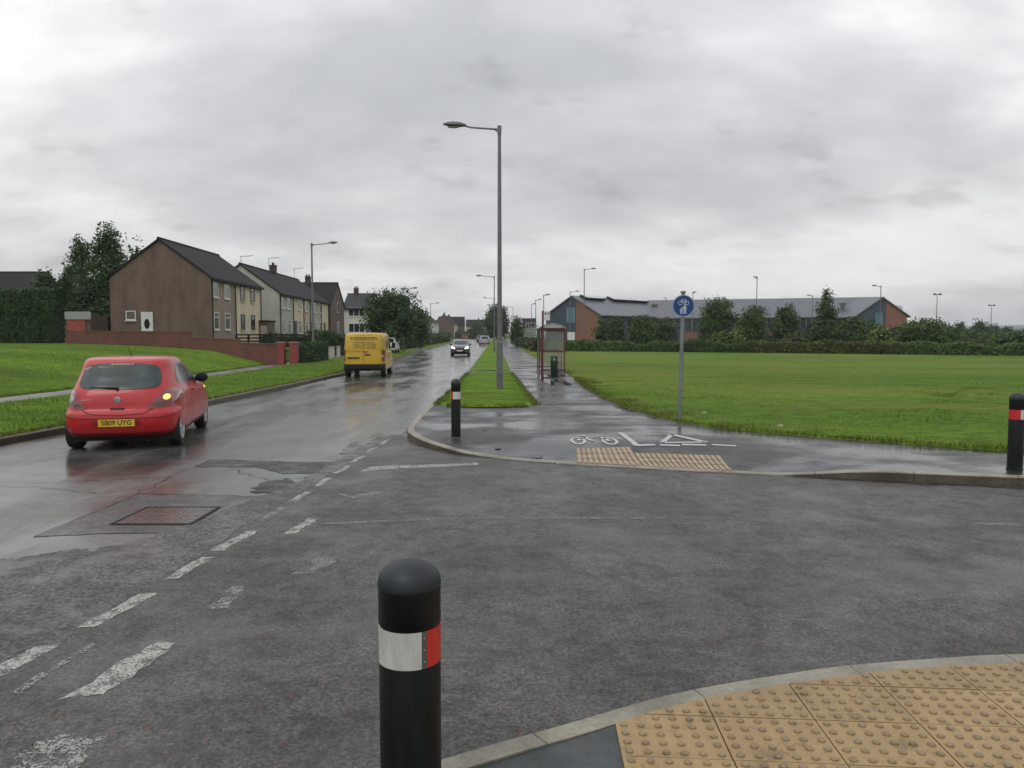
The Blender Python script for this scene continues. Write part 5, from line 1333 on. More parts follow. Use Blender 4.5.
# ------------------------------------------------------------------ houses
def house(name, label, loc, rz, Wd, Ln, He, Hr, front, gable, roof, fw=(), gw=(), chim=(), doors=(), gdoors=(), frame=None, split=None, group='terraced houses on the left', over=0.25, cat='house', aer=(), wall_pipes=True):
    # local: front wall on x = 0 facing +x, near gable on y = 0 facing -y, ridge along y
    q = thing(name, label, cat, loc, rz, group); frame = frame or M_wframe
    def shellwall(y0, y1, mats, g0, g1):
        mb = MB(); xm = -Wd/2
        vs = [(0, y0, -1), (-Wd, y0, -1), (-Wd, y0, He), (xm, y0, Hr), (0, y0, He), (0, y1, -1), (-Wd, y1, -1), (-Wd, y1, He), (xm, y1, Hr), (0, y1, He)]
        mb.add(vs, [(0, 4, 9, 5)], 0); mb.add(vs, [(0, 1, 2, 3, 4)], 1); mb.add(vs, [(5, 9, 8, 7, 6), (1, 6, 7, 2)], 1)
        return mb
    if split:
        ys_ = [0]+[s for s, _ in split]+[Ln]; ms = [front]+[m for _, m in split]
        for (a, b), m in zip(zip(ys_, ys_[1:]), ms):
            w_ = shellwall(a, b, None, 0, 0).build('wall', [m, gable if a == 0 else m], q)
    else: shellwall(0, Ln, None, 0, 0).build('wall', [front, gable], q)
    # roof: two slopes with thickness
    th = 0.14; sl = (Hr-He)/(Wd/2); xo = over; mb = MB()
    for s in (0, 1):
        x0, x1 = ((-Wd/2, xo) if s == 0 else (-Wd/2, -Wd-xo))
        zr = Hr+0.02; ze = He-sl*xo+0.02
        vs = [(x0, -0.12, zr), (x1, -0.12, ze), (x1, Ln+0.12, ze), (x0, Ln+0.12, zr)]
        vs += [(a, b, c+th) for a, b, c in vs]
        mb.add(vs, [(0, 1, 2, 3), (4, 7, 6, 5), (0, 4, 5, 1), (1, 5, 6, 2), (2, 6, 7, 3)])
    ro = mb.build('roof', roof, q)
    mb = MB(); mb.tube([(-Wd/2, -0.14, Hr+th), (-Wd/2, Ln+0.14, Hr+th)], 0.11, 8); mb.build('ridge', roof, ro)
    mb = MB(); mb.box(xo-0.02, xo+0.08, -0.1, Ln+0.1, He-sl*xo-0.02, He-sl*xo+0.07); mb.build('gutter', M_under, q)
    for yd in ([0.12]+[s_ for s_, _ in (split or ())]+[Ln-0.12] if Ln > 10 and wall_pipes else []):
        mb = MB(); mb.tube([(0.07, yd, -0.5), (0.07, yd, He-0.1)], 0.045, 6); mb.build('downpipe', M_under, q)
    for (y, dx2) in chim:
        mb = MB(); cx = -Wd/2+dx2; mb.box(cx-0.3, cx+0.3, y-0.3, y+0.3, Hr-0.7, Hr+0.85); mb.box(cx-0.35, cx+0.35, y-0.35, y+0.35, Hr+0.85, Hr+0.93)
        c = mb.build('chimney', M_chim, ro)
        for k in (-0.15, 0.15): m2 = MB(); m2.lathe([(0.11, Hr+0.93), (0.09, Hr+1.2)], 10, 0, Matrix.Translation((cx, y+k, 0))); m2.build('chimney_pot', M_chim, ro)
    for (y, hh) in aer:
        mb = MB(); cx = -Wd/2; mb.tube([(cx, y, Hr), (cx, y, Hr+hh)], 0.025, 6); mb.tube([(cx-0.1, y, Hr+hh), (cx+1.1, y, Hr+hh+0.1)], 0.02, 6)
        for k in range(6): mb.tube([(cx+0.15*k, y-0.25, Hr+hh+0.02), (cx+0.15*k, y+0.25, Hr+hh+0.02)], 0.012, 5)
        mb.build('aerial', M_galvd, ro)
    def win(side, u, z, w_, h, fm, glass=M_glass, bars=1, split_=True):
        # u: position along the wall (y for the front, -x for the gable); z: sill height
        f = MB(); t_ = 0.07; g = MB(); s_ = MB()
        def bx(mb, a0, a1, z0, z1, d0, d1):
            if side == 'f': mb.box(d0, d1, a0, a1, z0, z1)
            else: mb.box(-a1, -a0, -d1, -d0, z0, z1)
        bx(f, u, u+w_, z, z+t_, 0.005, 0.05); bx(f, u, u+w_, z+h-t_, z+h, 0.005, 0.05); bx(f, u, u+t_, z+t_, z+h-t_, 0.005, 0.05); bx(f, u+w_-t_, u+w_, z+t_, z+h-t_, 0.005, 0.05)
        if split_: bx(f, u+t_, u+w_-t_, z+h*0.68, z+h*0.68+0.06, 0.005, 0.048)
        for b in range(bars-1):
            a = u+w_*(b+1)/bars; bx(f, a-0.035, a+0.035, z+t_, z+h-t_, 0.006, 0.049)
        fo = f.build('window', fm, q); bx(g, u+t_, u+w_-t_, z+t_, z+h-t_, 0.004, 0.02); g.build('pane', glass, fo)
        bx(s_, u-0.06, u+w_+0.06, z-0.09, z-0.003, 0.004, 0.10); s_.build('sill', M_white if fm is M_wframe else M_cream, fo)
    for a in fw: win('f', *a)
    for a in gw: win('g', *a)
    for side, lst in (('f', doors), ('g', gdoors)):
        for (u, z, w_, h, m) in lst:
            mb = MB()
            if side == 'f': mb.box(0.004, 0.06, u, u+w_, z, z+h)
            else: mb.box(-u-w_, -u, -0.06, -0.004, z, z+h)
            d = mb.build('door', m, q)
            if side == 'g':
                mb = MB(); cc = -u-w_/2; P = [(cc+0.2*math.cos(a), z+h*0.58+0.36*math.sin(a)) for a in [i*math.pi/10 for i in range(20)]]
                mb.add([(x, -0.066, zz) for x, zz in P], [tuple(range(20))]); mb.build('door_glass', M_glass, d)
    return q
DA = R(1.2)
gA = 0.98
LB = gp(0, 0, 0)
# A: brown two-storey end house
A_loc = ((212.5-512)/770*55, 55, 1.35)
fwA = []
def fpos(px, lat=20.35, d0=55): return lat*770/(496-px)-d0      # picture x -> distance along the front
wA = M_wframe; wB = M_dframe
z1_, z2_ = 0.8, 3.12
for px0, px1, fm in ((213.3, 218.2, wA), (224.3, 229.5, wA), (240.5, 244.3, wB), (250.5, 254.3, wB)):
    y0, y1 = fpos(px0), fpos(px1)
    for zz in (z1_, z2_): fwA.append((y0, zz, y1-y0, 1.25, fm, M_curtain if fm is wA else M_glass, 1, True))
house('end_terrace_house', 'brown pebbledashed end house with a white gable door, its far half cream', A_loc, DA, 7.1, 11.6, 4.47, 7.07, M_brownfront, M_brownharl, M_roof, fwA,
      gw=[(5.32, 1.46, 0.70, 0.66, M_wframe, M_curtain, 1, False)], gdoors=[(4.12, 0.03, 0.82, 2.0, mat('white_door', (0.62, 0.63, 0.62), 0.35))], split=[(fpos(235), M_cream)], aer=())
# B: grey and cream terrace of four
B0 = 70.7
B_loc = ((280.5-512)/770*B0, B0, 1.1)
lb = 20.0*1.0
def fB(px): return 19.75*770/(496-px)-B0
fwB = []; doorsB = []
for px0, px1 in ((282.5, 285.5), (288.3, 291.8), (299.5, 302.3), (306, 308.8), (314.5, 317), (320.5, 322.7)):
    y0, y1 = fB(px0), fB(px1)
    for zz in (z1_, z2_): fwB.append((y0, zz, max(0.9, y1-y0), 1.3, M_wframe, M_curtain, 1, True))
doorsB = [(fB(295.4), 0.05, 0.95, 2.0, mat('black_door', (0.02, 0.02, 0.022), 0.4)), (fB(311.5), 0.05, 0.9, 2.0, MATS['black_door']), (fB(324.5), 0.05, 0.9, 2.0, MATS['black_door'])]
house('terrace_house_row', 'long grey and cream terrace with one chimney behind the brown end house', B_loc, DA, 7.0, 20.5, 4.45, 7.0, M_grey, M_grey, M_roof, fwB, doors=doorsB, chim=((10.5, 0),), split=[(fB(294.2), M_cream), (fB(304.5), M_peach), (fB(311), M_grey), (fB(322), M_cream)], aer=((0.3, 0.8), (9.0, 1.5), (19.0, 1.3)))
# C: brick house with its gable to the road
C0 = 92.0
q = house('brick_gable_house', 'dark brown brick house with its gable towards the road', ((329.3-512)/770*C0-0.02, C0, 1.1), DA+R(90), 8.2, 9.5, 4.25, 6.95, M_brick, M_brick, M_roof, [], chim=((3.6, 0),))
q.rotation_euler[2] = DA+R(90)
# local x=0 wall now faces +Y; move so that the gable (local y=0) faces +X
q.location = ((329.6-512)/770*C0+0.03, C0+8.2, 1.1)
mb = MB()
for (u, z, h) in ((3.4, 3.4, 1.3), (3.4, 1.0, 1.3)):
    f_ = MB(); f_.box(-u-1.0, -u, -0.05, -0.005, z, z+h); fo = f_.build('window', M_wframe, q)
    g = MB(); g.box(-u-0.93, -u-0.07, -0.056, -0.052, z+0.08, z+h-0.08); g.build('pane', M_glass, fo)
# D: white house facing the camera
D0 = 106
def mk_D(label, px0, px1, D0, wall, roofm, yg, grp, g=1.0, He=4.7, Hr=6.9, chimx=None, name='white_house'):
    X0_, X1_ = (px0-512)/770*D0, (px1-512)/770*D0; L_ = X1_-X0_
    fw_ = []
    n = max(1, int(L_/4)); st = L_/n
    for k in range(n):
        for zz in (1.0, 3.2): fw_.append((k*st+0.7, zz, 2.2, 1.25, M_wframe, M_glass, 3, False))
    return house(name, label, (X0_, D0, g), R(-90), 7.0, L_, He, Hr, wall, wall, roofm, fw_, chim=() if chimx is None else ((chimx, 0),), group=grp)
mk_D('white house with a grey roof showing left of the round tree', 344, 371.5, D0, M_white, M_roof2, 0, 'terraced houses on the left', chimx=1.1, g=1.1, He=4.3, Hr=6.3)
# far terraces on the left
def far_row(label, px, D, lat, Ln, wall, roofm, g, chims, He=4.8, Hr=7.4):
    X = -lat-0.0208*D
    fw_ = []
    for k in range(int(Ln/5)):
        for zz in (1.0, 3.2): fw_.append((k*5+0.8, zz, 1.9, 1.25, M_wframe, M_glass, 2, False))
    return house('distant_terrace', label, (X, D, g), DA, 7.5, Ln, He, Hr, wall, M_brick, roofm, fw_, chim=chims, group='distant terraces along the road')
mk_D('small peach walled house just right of the round tree', 410, 424.5, 190, M_peach, M_roof, 0, 'distant terraces along the road', g=0.9, He=4.3, Hr=6.2, name='distant_house')
far_row('distant white terrace right of the left-hand lamp post', 431, 205, 18.5, 45, M_white, M_roof, 0.9, ((6, 0), (30, 0)))
far_row('distant cream terrace with a chimney above the oncoming car', 457, 275, 15.0, 52, M_cream, M_roof, 0.8, ((5, 0), (35, 0)), 5.0, 8.0)
mk_D('far pale cottages closing the view at the end of the road', 466, 491, 372, M_peach, M_roof, 0, 'distant terraces along the road', g=0.4, He=5.6, Hr=8.6, chimx=6, name='distant_cottages')
mk_D('dark brown far block with a broad roof above the oncoming car', 438, 464, 305, M_brownharl, M_roof, 0, 'distant terraces along the road', g=0.8, He=5.0, Hr=8.0, chimx=4, name='distant_block')
mk_D('low dark-roofed bungalow behind the small tree right of the path', 523, 536, 190, M_peach, M_roof, 0, 'distant terraces along the road', g=0.3, He=3.3, Hr=5.4, name='distant_bungalow')
mk_D('dark roofed house at the left edge behind the clipped hedge', -40, 33, 88, M_brownharl, M_roof, 0, 'terraced houses on the left', g=1.9, He=4.5, Hr=7.1, name='roadside_house')

# garage
gx0, gx1, gD = (67.5-512)/770*58, (92-512)/770*58, 58
q = thing('garage', 'small flat-roofed garage with a faded red door and white fascia', 'garage', (gx0, gD, 1.35))
mb = MB(); mb.box(0, gx1-gx0-0.05, 0.05, 2.5, -0.5, 1.9); mb.build('wall', M_brick, q)
mb = MB(); mb.box(0.05, gx1-gx0-0.40, -0.02, 0.04, 0, 1.55); mb.build('door', M_redwood, q)
mb = MB(); mb.box(-0.05, gx1-gx0+0.05, -0.1, 0.03, 1.57, 2.15); mb.build('fascia', mat('dirty_white_board', (0.30, 0.31, 0.30), 0.6), q)
mb = MB(); mb.box(-0.06, gx1-gx0+0.06, -0.08, 2.6, 2.155, 2.25); mb.build('roof', M_roof, q)

# ------------------------------------------------------------------ walls, posts, fences on the left
def wall_run(name, label, pts, tops, m, th=0.22, cat='wall', group=None, cap=None):
    q = thing(name, label, cat, (pts[0][0], pts[0][1], 0), 0, group)
    w_ = MB(); c_ = MB()
    for (a, b), (t0, t1) in zip(zip(pts, pts[1:]), tops):
        A_ = Vector(a)-Vector(pts[0]); B_ = Vector(b)-Vector(pts[0]); d = (B_-A_).normalized(); n = Vector((-d.y, d.x))*th/2
        for mb_, e, za, zb, dz in ((w_, 1.0, None, None, 0), (c_, 1.25, 0, 0.06, 0)):
            P = [A_-n*e, B_-n*e, B_+n*e, A_+n*e]; T = [t0, t1, t1, t0]
            if mb_ is w_:
                zb_ = [zl(a[0], a[1])-0.5, zl(b[0], b[1])-0.5]*1; bz = [zb_[0], zb_[1], zb_[1], zb_[0]]
                vs = [(p.x, p.y, z) for p, z in zip(P, bz)]+[(p.x, p.y, z) for p, z in zip(P, T)]
            else: vs = [(p.x, p.y, z+0.002) for p, z in zip(P, T)]+[(p.x, p.y, z+0.06) for p, z in zip(P, T)]
            mb_.add(vs, [(0, 3, 2, 1), (4, 5, 6, 7), (0, 1, 5, 4), (1, 2, 6, 5), (2, 3, 7, 6), (3, 0, 4, 7)])
    w_.build('wall_body', m, q); c_.build('coping', cap or M_brick, q); return q
wall_run('garden_wall', 'long low red brick garden wall in front of the brown house', [(px_(68, 46), 46), (px_(143, 45.5), 45.5), (px_(191, 45), 45)], [(pz(331.5, 46), pz(332, 45.5)), (pz(332, 45.5), pz(332.5, 45))], M_redbrick, group='brick garden walls')
wall_run('garden_wall', 'stepped red brick wall running down to the gateposts', [(px_(191, 45), 45), (px_(240, 44.6), 44.6), (px_(279, 44.2), 44.2)], [(pz(338, 45), pz(340, 44.6)), (pz(343.5, 44.6), pz(344.5, 44.2))], M_redbrick, group='brick garden walls')
for (px, lab, bw) in ((281.6, 'red painted gatepost at the end of the stepped wall', 0.40), (294.2, 'red painted gatepost next to the green hedge', 0.42)):
    D = 44.2; q = thing('gatepost', lab, 'gatepost', (px_(px, D), D, zl(px_(px, D), D)-0.1), 0, 'red brick gateposts')
    h = pz(343, D)-zl(px_(px, D), D)+0.1
    mb = MB(); mb.box(-bw/2, bw/2, -0.2, 0.2, 0, h); mb.build('pillar', mat('red_painted_brick', (0.22, 0.04, 0.035), 0.6, var=0.3), q)
    mb = MB(); mb.box(-bw/2-0.04, bw/2+0.04, -0.24, 0.24, h+0.002, h+0.07); mb.build('cap', mat('pale_pink_cap', (0.32, 0.17, 0.15), 0.6), q)
D = 44.3; q = thing('garden_gate', 'dark garden gate between the two red gateposts', 'gate', (px_(285.5, D), D, zl(px_(286, D), D)))
mb = MB()
for k in range(5): mb.box(-0.02+k*0.07, 0.0+k*0.07, -0.02, 0.02, 0.05, 0.85)
mb.box(-0.04, 0.32, -0.03, 0.03, 0.75, 0.80); mb.box(-0.04, 0.32, -0.03, 0.03, 0.15, 0.2); mb.build('gate_leaf', M_under, q)
# rail fence behind the wall
q = thing('rail_fence', 'dark horizontal rail fence between the cream house and the stepped wall', 'fence', (px_(237, 50), 50, 0))
x1 = px_(303, 56)-px_(237, 50)
for k in range(7):
    u = k/6; mb = MB(); mb.box(x1*u-0.06, x1*u+0.06, 6*u-0.06, 6*u+0.06, 0.3, pz(334.3, 50+6*u)); mb.build('post', M_under, q)
for py in (335.5, 338.8, 342, 345):
    mb = MB(); za, zb = pz(py, 50), pz(py, 56)
    mb.add([(0, -0.09, za), (x1, 5.91, zb), (x1, 5.91, zb+0.10), (0, -0.09, za+0.10), (0, -0.05, za), (x1, 5.95, zb), (x1, 5.95, zb+0.10), (0, -0.05, za+0.10)], [(0, 1, 2, 3), (4, 7, 6, 5), (3, 2, 6, 7), (0, 4, 5, 1)]); mb.build('rail', M_under, q)
# pale garden sheds / wall showing between rails, white walls further along
for (pa, pb, t0, bt, D, lab) in ((322.7, 334.5, 347, 358, 57, 'white rendered garden wall right of the green hedge'), (336.7, 339.8, 346.5, 356.5, 57, 'narrow white gate pier beside the yellow van')):
    q = thing('white_garden_wall', lab, 'wall', (px_(pa, D), D, 0), 0, 'white garden walls')
    mb = MB(); mb.box(0, px_(pb, D)-px_(pa, D), 0, 0.22, -0.2, pz(t0, D)); mb.build('wall_body', mat('offwhite_wall', (0.36, 0.35, 0.32), 0.7), q)
    mb = MB(); mb.box(-0.03, px_(pb, D)-px_(pa, D)+0.03, -0.03, 0.25, pz(t0, D)+0.002, pz(t0, D)+0.06); mb.build('coping', M_kerb, q)
q = thing('garden_shed', 'cream shed door panel beside the cream house', 'shed', (px_(262.5, 66), 66, 0.9))
mb = MB(); mb.box(-0.65, 0.5, 0, 2, -0.5, 2.0); mb.build('wall', M_brick, q); mb = MB(); mb.box(-0.1, 0.45, -0.05, -0.004, 0, 1.65); mb.build('door', mat('cream_door', (0.42, 0.38, 0.32), 0.5), q); mb = MB(); mb.box(-0.75, 0.6, -0.15, 2.1, 2.002, 2.1); mb.build('roof', M_roof, q)

# ------------------------------------------------------------------ foliage
def leaves_mesh(lobes, n, size, seed, flat=0.0, shell=0.55):
    r = random.Random(seed); V = []; F = []
    tot = sum(l[3]*l[4]*l[5] for l in lobes)
    for (cx, cy, cz, rx, ry, rz_) in lobes:
        k = max(8, int(n*(rx*ry*rz_)**0.67/sum((l[3]*l[4]*l[5])**0.67 for l in lobes)))
        # small clumps, each a spray of leaves
        nc = max(4, k//14)
        for c in range(nc):
            while True:
                u = Vector((r.gauss(0, 1), r.gauss(0, 1), r.gauss(0, 1)))
                if u.length > 1e-3: break
            u.normalize(); rr = shell+(1.05-shell)*r.random()**0.6
            ctr = Vector((cx+u.x*rx*rr, cy+u.y*ry*rr, cz+u.z*rz_*rr)); sp = size*1.45
            for _ in range(14):
                p = ctr+Vector([max(-1.5*sp, min(1.5*sp, r.gauss(0, sp))) for _k in range(3)])
                nrm = Vector((r.gauss(0, 1)+u.x*0.9, r.gauss(0, 1)+u.y*0.9, r.gauss(0, 1)+u.z*0.9+0.4)).normalized()
                a = nrm.cross(Vector((r.gauss(0, 1), r.gauss(0, 1), r.gauss(0, 1)))).normalized(); b = nrm.cross(a)
                s = size*r.uniform(0.45, 0.95); o = len(V)
                V += [tuple(p-a*s), tuple(p-b*s*0.55), tuple(p+a*s), tuple(p+b*s*0.55)]; F.append((o, o+1, o+2, o+3))
    return V, F
def add_crown(name, lobes, n, size, m, parent, seed, core=0.55, shell=0.55):
    V, F = leaves_mesh(lobes, n, size, seed, shell=shell); mb = MB(); mb.add(V, F)
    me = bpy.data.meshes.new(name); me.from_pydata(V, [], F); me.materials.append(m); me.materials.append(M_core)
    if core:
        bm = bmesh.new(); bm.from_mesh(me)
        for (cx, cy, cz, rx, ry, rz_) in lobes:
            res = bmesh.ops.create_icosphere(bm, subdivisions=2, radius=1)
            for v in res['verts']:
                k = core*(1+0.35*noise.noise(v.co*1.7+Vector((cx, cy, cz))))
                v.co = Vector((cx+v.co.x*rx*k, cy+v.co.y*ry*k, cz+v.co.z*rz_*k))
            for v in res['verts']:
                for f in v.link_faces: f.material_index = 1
        bm.to_mesh(me); bm.free()
    o = bpy.data.objects.new(name, me); COL.objects.link(o); o.parent = parent; return o
def tree(label, px0, px1, py_top, D, kind='mid', seed=1, g=None, n=2600, trunk_h=0.25, size=None, name='tree', spire=False, group=None, dens=1.0, nl=9, aspect=1.0, core=0.5, limbs=6, cat='tree'):
    X0_, X1_ = px_(px0, D), px_(px1, D); X = (X0_+X1_)/2; Rr = (X1_-X0_)/2
    if g is None: g = zl(X, D) if X < kerbL(D) else 0.03
    H = pz(py_top, D)-g; r = random.Random(seed)
    q = thing(name, label, cat, (X, D, g), 0, group)
    tb = MB(); tr = max(0.08, H*0.022)
    top = H*(0.9 if spire else 0.7)
    tb.tube([(0, 0, -0.3), (0.03*H*r.uniform(-.3, .3), 0, H*0.25), (0.04*H*r.uniform(-.5, .5), 0, H*0.5), (0.02, 0, top)], [tr*1.3, tr, tr*0.75, tr*0.25], 9)
    lobes = []
    for k in range(nl):
        if spire:
            u = (k+0.5)/nl; z = H*(trunk_h+(1-trunk_h)*u*0.97); wd = Rr*(1-u)**0.75*0.9+0.12*Rr
            a = r.uniform(0, 6.28); off_ = wd*0.45*r.random()
            lobes.append((off_*math.cos(a), off_*math.sin(a), z, wd*0.7, wd*0.7, H*(1-trunk_h)/nl*1.1))
        else:
            a = k*2.4+r.uniform(-.4, .4); u = r.random(); zz = trunk_h+(1-trunk_h)*(0.18+0.62*((k+0.5)/nl))
            env = math.sin(math.pi*min(1, max(0.12, (zz-trunk_h)/(1-trunk_h)))**0.8)
            rad = Rr*0.62*env*(0.55+0.5*u); ls = Rr*r.uniform(0.34, 0.5)
            lobes.append((rad*math.cos(a), rad*math.sin(a)*aspect, H*zz, ls, ls*aspect, min(ls*0.95, H*0.24)))
    if not spire:
        lobes.append((0, 0, H*0.86, Rr*0.42, Rr*0.42, H*0.13)); lobes.append((0, 0, H*(trunk_h+0.38*(1-trunk_h)), Rr*0.6, Rr*0.6*aspect, H*0.25))
    for k, l in enumerate(lobes[:limbs]):
        z0 = min(l[2]*0.7, top*0.9); tb.tube([(0, 0, z0*0.8), (l[0]*0.5, l[1]*0.5, z0*0.8+(l[2]-z0*0.8)*0.65), (l[0]*0.95, l[1]*0.95, l[2])], [tr*0.5, tr*0.32, tr*0.12], 6)
    tb.build('trunk', M_bark, q, smooth=True)
    add_crown('crown', lobes, n, size or max(0.07, 0.9*D/770*1.5), M_leaf[kind], q, seed, core)
    return q
def hedge(label, x0, x1, y0, y1, h, m, seed, zb, n=3000, size=0.1, name='hedge', lumpy=0.08, rot=0, group=None, cat='hedge', h2=None):
    """box hedge from (x0,y0) to (x1,y1) along its length, depth given by lumpy core"""
    r = random.Random(seed); A_ = Vector((x0, y0)); B_ = Vector((x1, y1)); L_ = (B_-A_).length; d = (B_-A_).normalized(); nn = Vector((-d.y, d.x)); dep = rot or 1.2
    q = thing(name, label, cat, (x0, y0, 0), 0, group); h2 = h if h2 is None else h2
    V = []; F = []
    c = MB(); ns = max(4, int(L_/0.8)); prof = [(-0.5, 0.0), (-0.5, 0.45), (-0.46, 0.85), (-0.3, 1.0), (0.3, 1.0), (0.46, 0.85), (0.5, 0.45), (0.5, 0)]
    vs = []
    def top(u): return (h+(h2-h)*u)*(1+lumpy*noise.noise(Vector((u*L_*0.35, seed, 0)))*2)
    for i in range(ns+1):
        u = i/ns; p = d*(L_*u); zg = zb(x0+p.x, y0+p.y)
        for (a, b) in prof:
            k = 0.9+0.12*noise.noise(Vector((u*L_, a*3, b*3))); e = nn*(a*dep*k); vs.append((p.x+e.x, p.y+e.y, zg-0.1+(top(u)*0.93+0.1)*b*k/0.95))
    m_ = len(prof)
    c.add(vs, [(i*m_+k, i*m_+k+1, (i+1)*m_+k+1, (i+1)*m_+k) for i in range(ns) for k in range(m_-1)]+[tuple(range(m_)), tuple(range(ns*m_, (ns+1)*m_))])
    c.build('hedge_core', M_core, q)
    for _ in range(n):
        u = r.random(); face = r.random(); p = d*(L_*u); T = top(u); zg = zb(x0+p.x, y0+p.y)
        if face < 0.55: a, b = -0.5+r.gauss(0, 0.03), r.random()
        elif face < 0.8: a, b = r.uniform(-0.5, 0.5), 1.0
        elif face < 0.92: a, b = 0.5, r.random()
        else: a, b = r.uniform(-0.5, 0.5), r.random(); u = r.choice((0, 1)); p = d*(L_*u)
        e = nn*(a*dep); P = Vector((p.x+e.x+r.gauss(0, size*0.4), p.y+e.y+r.gauss(0, size*0.4), zg+T*b+r.gauss(0, size*0.5)))
        out = Vector((-nn.x if a < 0 else nn.x, -nn.y if a < 0 else nn.y, 0.7)); nr = (out+Vector((r.gauss(0, .8), r.gauss(0, .8), r.gauss(0, .8)))).normalized()
        t1 = nr.cross(Vector((r.gauss(0, 1), r.gauss(0, 1), r.gauss(0, 1)))).normalized(); t2 = nr.cross(t1); s = size*r.uniform(0.5, 1.1); o = len(V)
        V += [tuple(P-t1*s), tuple(P-t2*s*0.6), tuple(P+t1*s), tuple(P+t2*s*0.6)]; F.append((o, o+1, o+2, o+3))
    me = bpy.data.meshes.new('hedge_foliage'); me.from_pydata(V, [], F); me.materials.append(m); o = bpy.data.objects.new('hedge_foliage', me); COL.objects.link(o); o.parent = q
    return q
TL = 'trees behind the brown house'
tree('tall feathery tree left of the brown house gable', 88, 132, 222, 66, 'dark', 11, n=5200, trunk_h=0.3, size=0.19, group=TL, nl=9, core=0.35)
tree('slim tree top just left of the tall feathery tree', 72, 96, 233, 70, 'dark', 12, n=2200, size=0.19, group=TL, nl=7, core=0.3, trunk_h=0.4)
tree('lower round tree at the left end of the tree group', 56, 88, 260, 68, 'dark', 13, n=3200, size=0.18, group=TL, trunk_h=0.1)
tree('dark low tree in front of the tall feathery tree', 62, 122, 274, 67, 'dark', 14, n=5200, size=0.17, group=TL, trunk_h=0.02, core=0.7)
tree('dark bush with a ragged top beside the dark roof', 28, 66, 269, 66, 'dark', 15, n=3200, size=0.17, group=TL, trunk_h=0.02, core=0.7)
tree('small tree peeping over the left slope of the brown house roof', 128, 152, 237, 74, 'dark', 16, n=1500, size=0.18, group=TL, trunk_h=0.4, core=0.3)
tree('broad low bush beneath the trees by the garage', 96, 122, 300, 62, 'dark', 17, n=2600, size=0.15, group=TL, trunk_h=0.0, core=0.75)
HX0, HX1, HD = px_(-60, 46.7), px_(66.5, 48.9), 46.5
hedge('large dark clipped hedge left of the garage', HX0, HX1, HD+1.5, HD+1.5, pz(289.5, 47)-1.2, M_leaf['hedge'], 3, lambda x, y: zl(x, y), n=22000, size=0.085, rot=1.7, lumpy=0.025)
hedge('green clipped hedge beside the red gateposts', px_(299.5, 45.5), px_(321.5, 52), 45.6, 52, pz(344, 46)-zl(px_(300, 46), 46), M_leaf['hedge'], 4, zl, n=5200, size=0.07, rot=0.9, lumpy=0.03, h2=1.25, group='front garden hedges')
hedge('dark garden hedge behind the white wall', px_(312, 62), px_(345, 66), 62, 66, 1.6, M_leaf['dark'], 5, zl, n=3600, size=0.12, rot=1.5, lumpy=0.12, group='front garden hedges')
hedge('dark mixed hedge along the front gardens of the grey terrace', px_(268, 60), px_(318, 66), 60, 66, 0.95, M_leaf['dark'], 6, zl, n=3600, size=0.12, rot=1.2, lumpy=0.2, group='front garden hedges')
tree('round broad-crowned tree on the left verge behind the yellow van', 355, 428, 291.5, 74, 'dark', 21, n=8500, size=0.17, trunk_h=0.22, nl=14, core=0.5, limbs=9, aspect=0.9)
tree('darker tree just right of the round verge tree', 408, 433, 306, 92, 'dark', 22, n=2200, size=0.2, trunk_h=0.05)
hedge('bright green hedge under the round tree', px_(388, 84), px_(418, 108), 84, 108, 1.7, M_leaf['mid'], 7, zl, n=4200, size=0.14, rot=1.8, lumpy=0.15, group='front garden hedges')
hedge('dark hedge along the far left gardens', px_(416, 112), px_(446, 168), 112, 168, 1.5, M_leaf['dark'], 8, zl, n=4200, size=0.2, rot=2.0, lumpy=0.2, group='front garden hedges')
hedge('distant dark hedges before the far cottages', -30, -9, 255, 330, 2.2, M_leaf['dark'], 9, lambda x, y: 0.4, n=3500, size=0.35, rot=4, lumpy=0.3, group='front garden hedges')
hedge('distant low hedge at the end of the main road', -34, -12, 345, 350, 2.6, M_leaf['dark'], 19, lambda x, y: 0.4, n=2500, size=0.45, rot=4, lumpy=0.3, group='front garden hedges')
tree('dark round tree at the end of the road behind the tall lamp post', 481, 513, 305.5, 205, 'dark', 23, n=5200, size=0.42, trunk_h=0.05, g=0.4, core=0.75, nl=10)
tree('small bushy tree at the right edge of the distant path', 508, 524.5, 317, 118, 'dark', 24, n=2200, size=0.2, trunk_h=0.1, g=0.2)
tree('low distant trees left of the dark round tree', 466, 486, 322, 300, 'dark', 25, n=1400, size=0.5, trunk_h=0.0, g=0.4)
hedge('yellowish hedge between the distant path and the school road', px_(514.5, 150), px_(540, 78), 150, 78, 1.15, M_leaf['brown'], 31, lambda x, y: 0.05+rise(y)*0.6, n=6000, size=0.16, rot=1.3, lumpy=0.15, group='hedges round the field')
mb = MB()
q = thing('mesh_fence', 'pale green mesh fence behind the yellowish hedge', 'fence', (px_(515, 150), 150, 0.2))
xa, ya = 0, 0; xb, yb = px_(541, 88)-px_(515, 150), 88-150
nP = 16
for k in range(nP):
    u = k/(nP-1); mb = MB(); mb.tube([(xb*u, yb*u, 0), (xb*u, yb*u, 2.6)], 0.04, 6); mb.build('post', M_galv, q)
mb = MB()
for k in range(13):
    z = 0.2+k*0.2; mb.tube([(0, 0, z), (xb, yb, z)], 0.02, 4)
for k in range(120):
    u = k/119; mb.tube([(xb*u, yb*u, 0.1), (xb*u, yb*u, 2.6)], 0.012, 4)
mb.build('mesh_panel', mat('green_mesh', (0.20, 0.28, 0.24), 0.5), q)
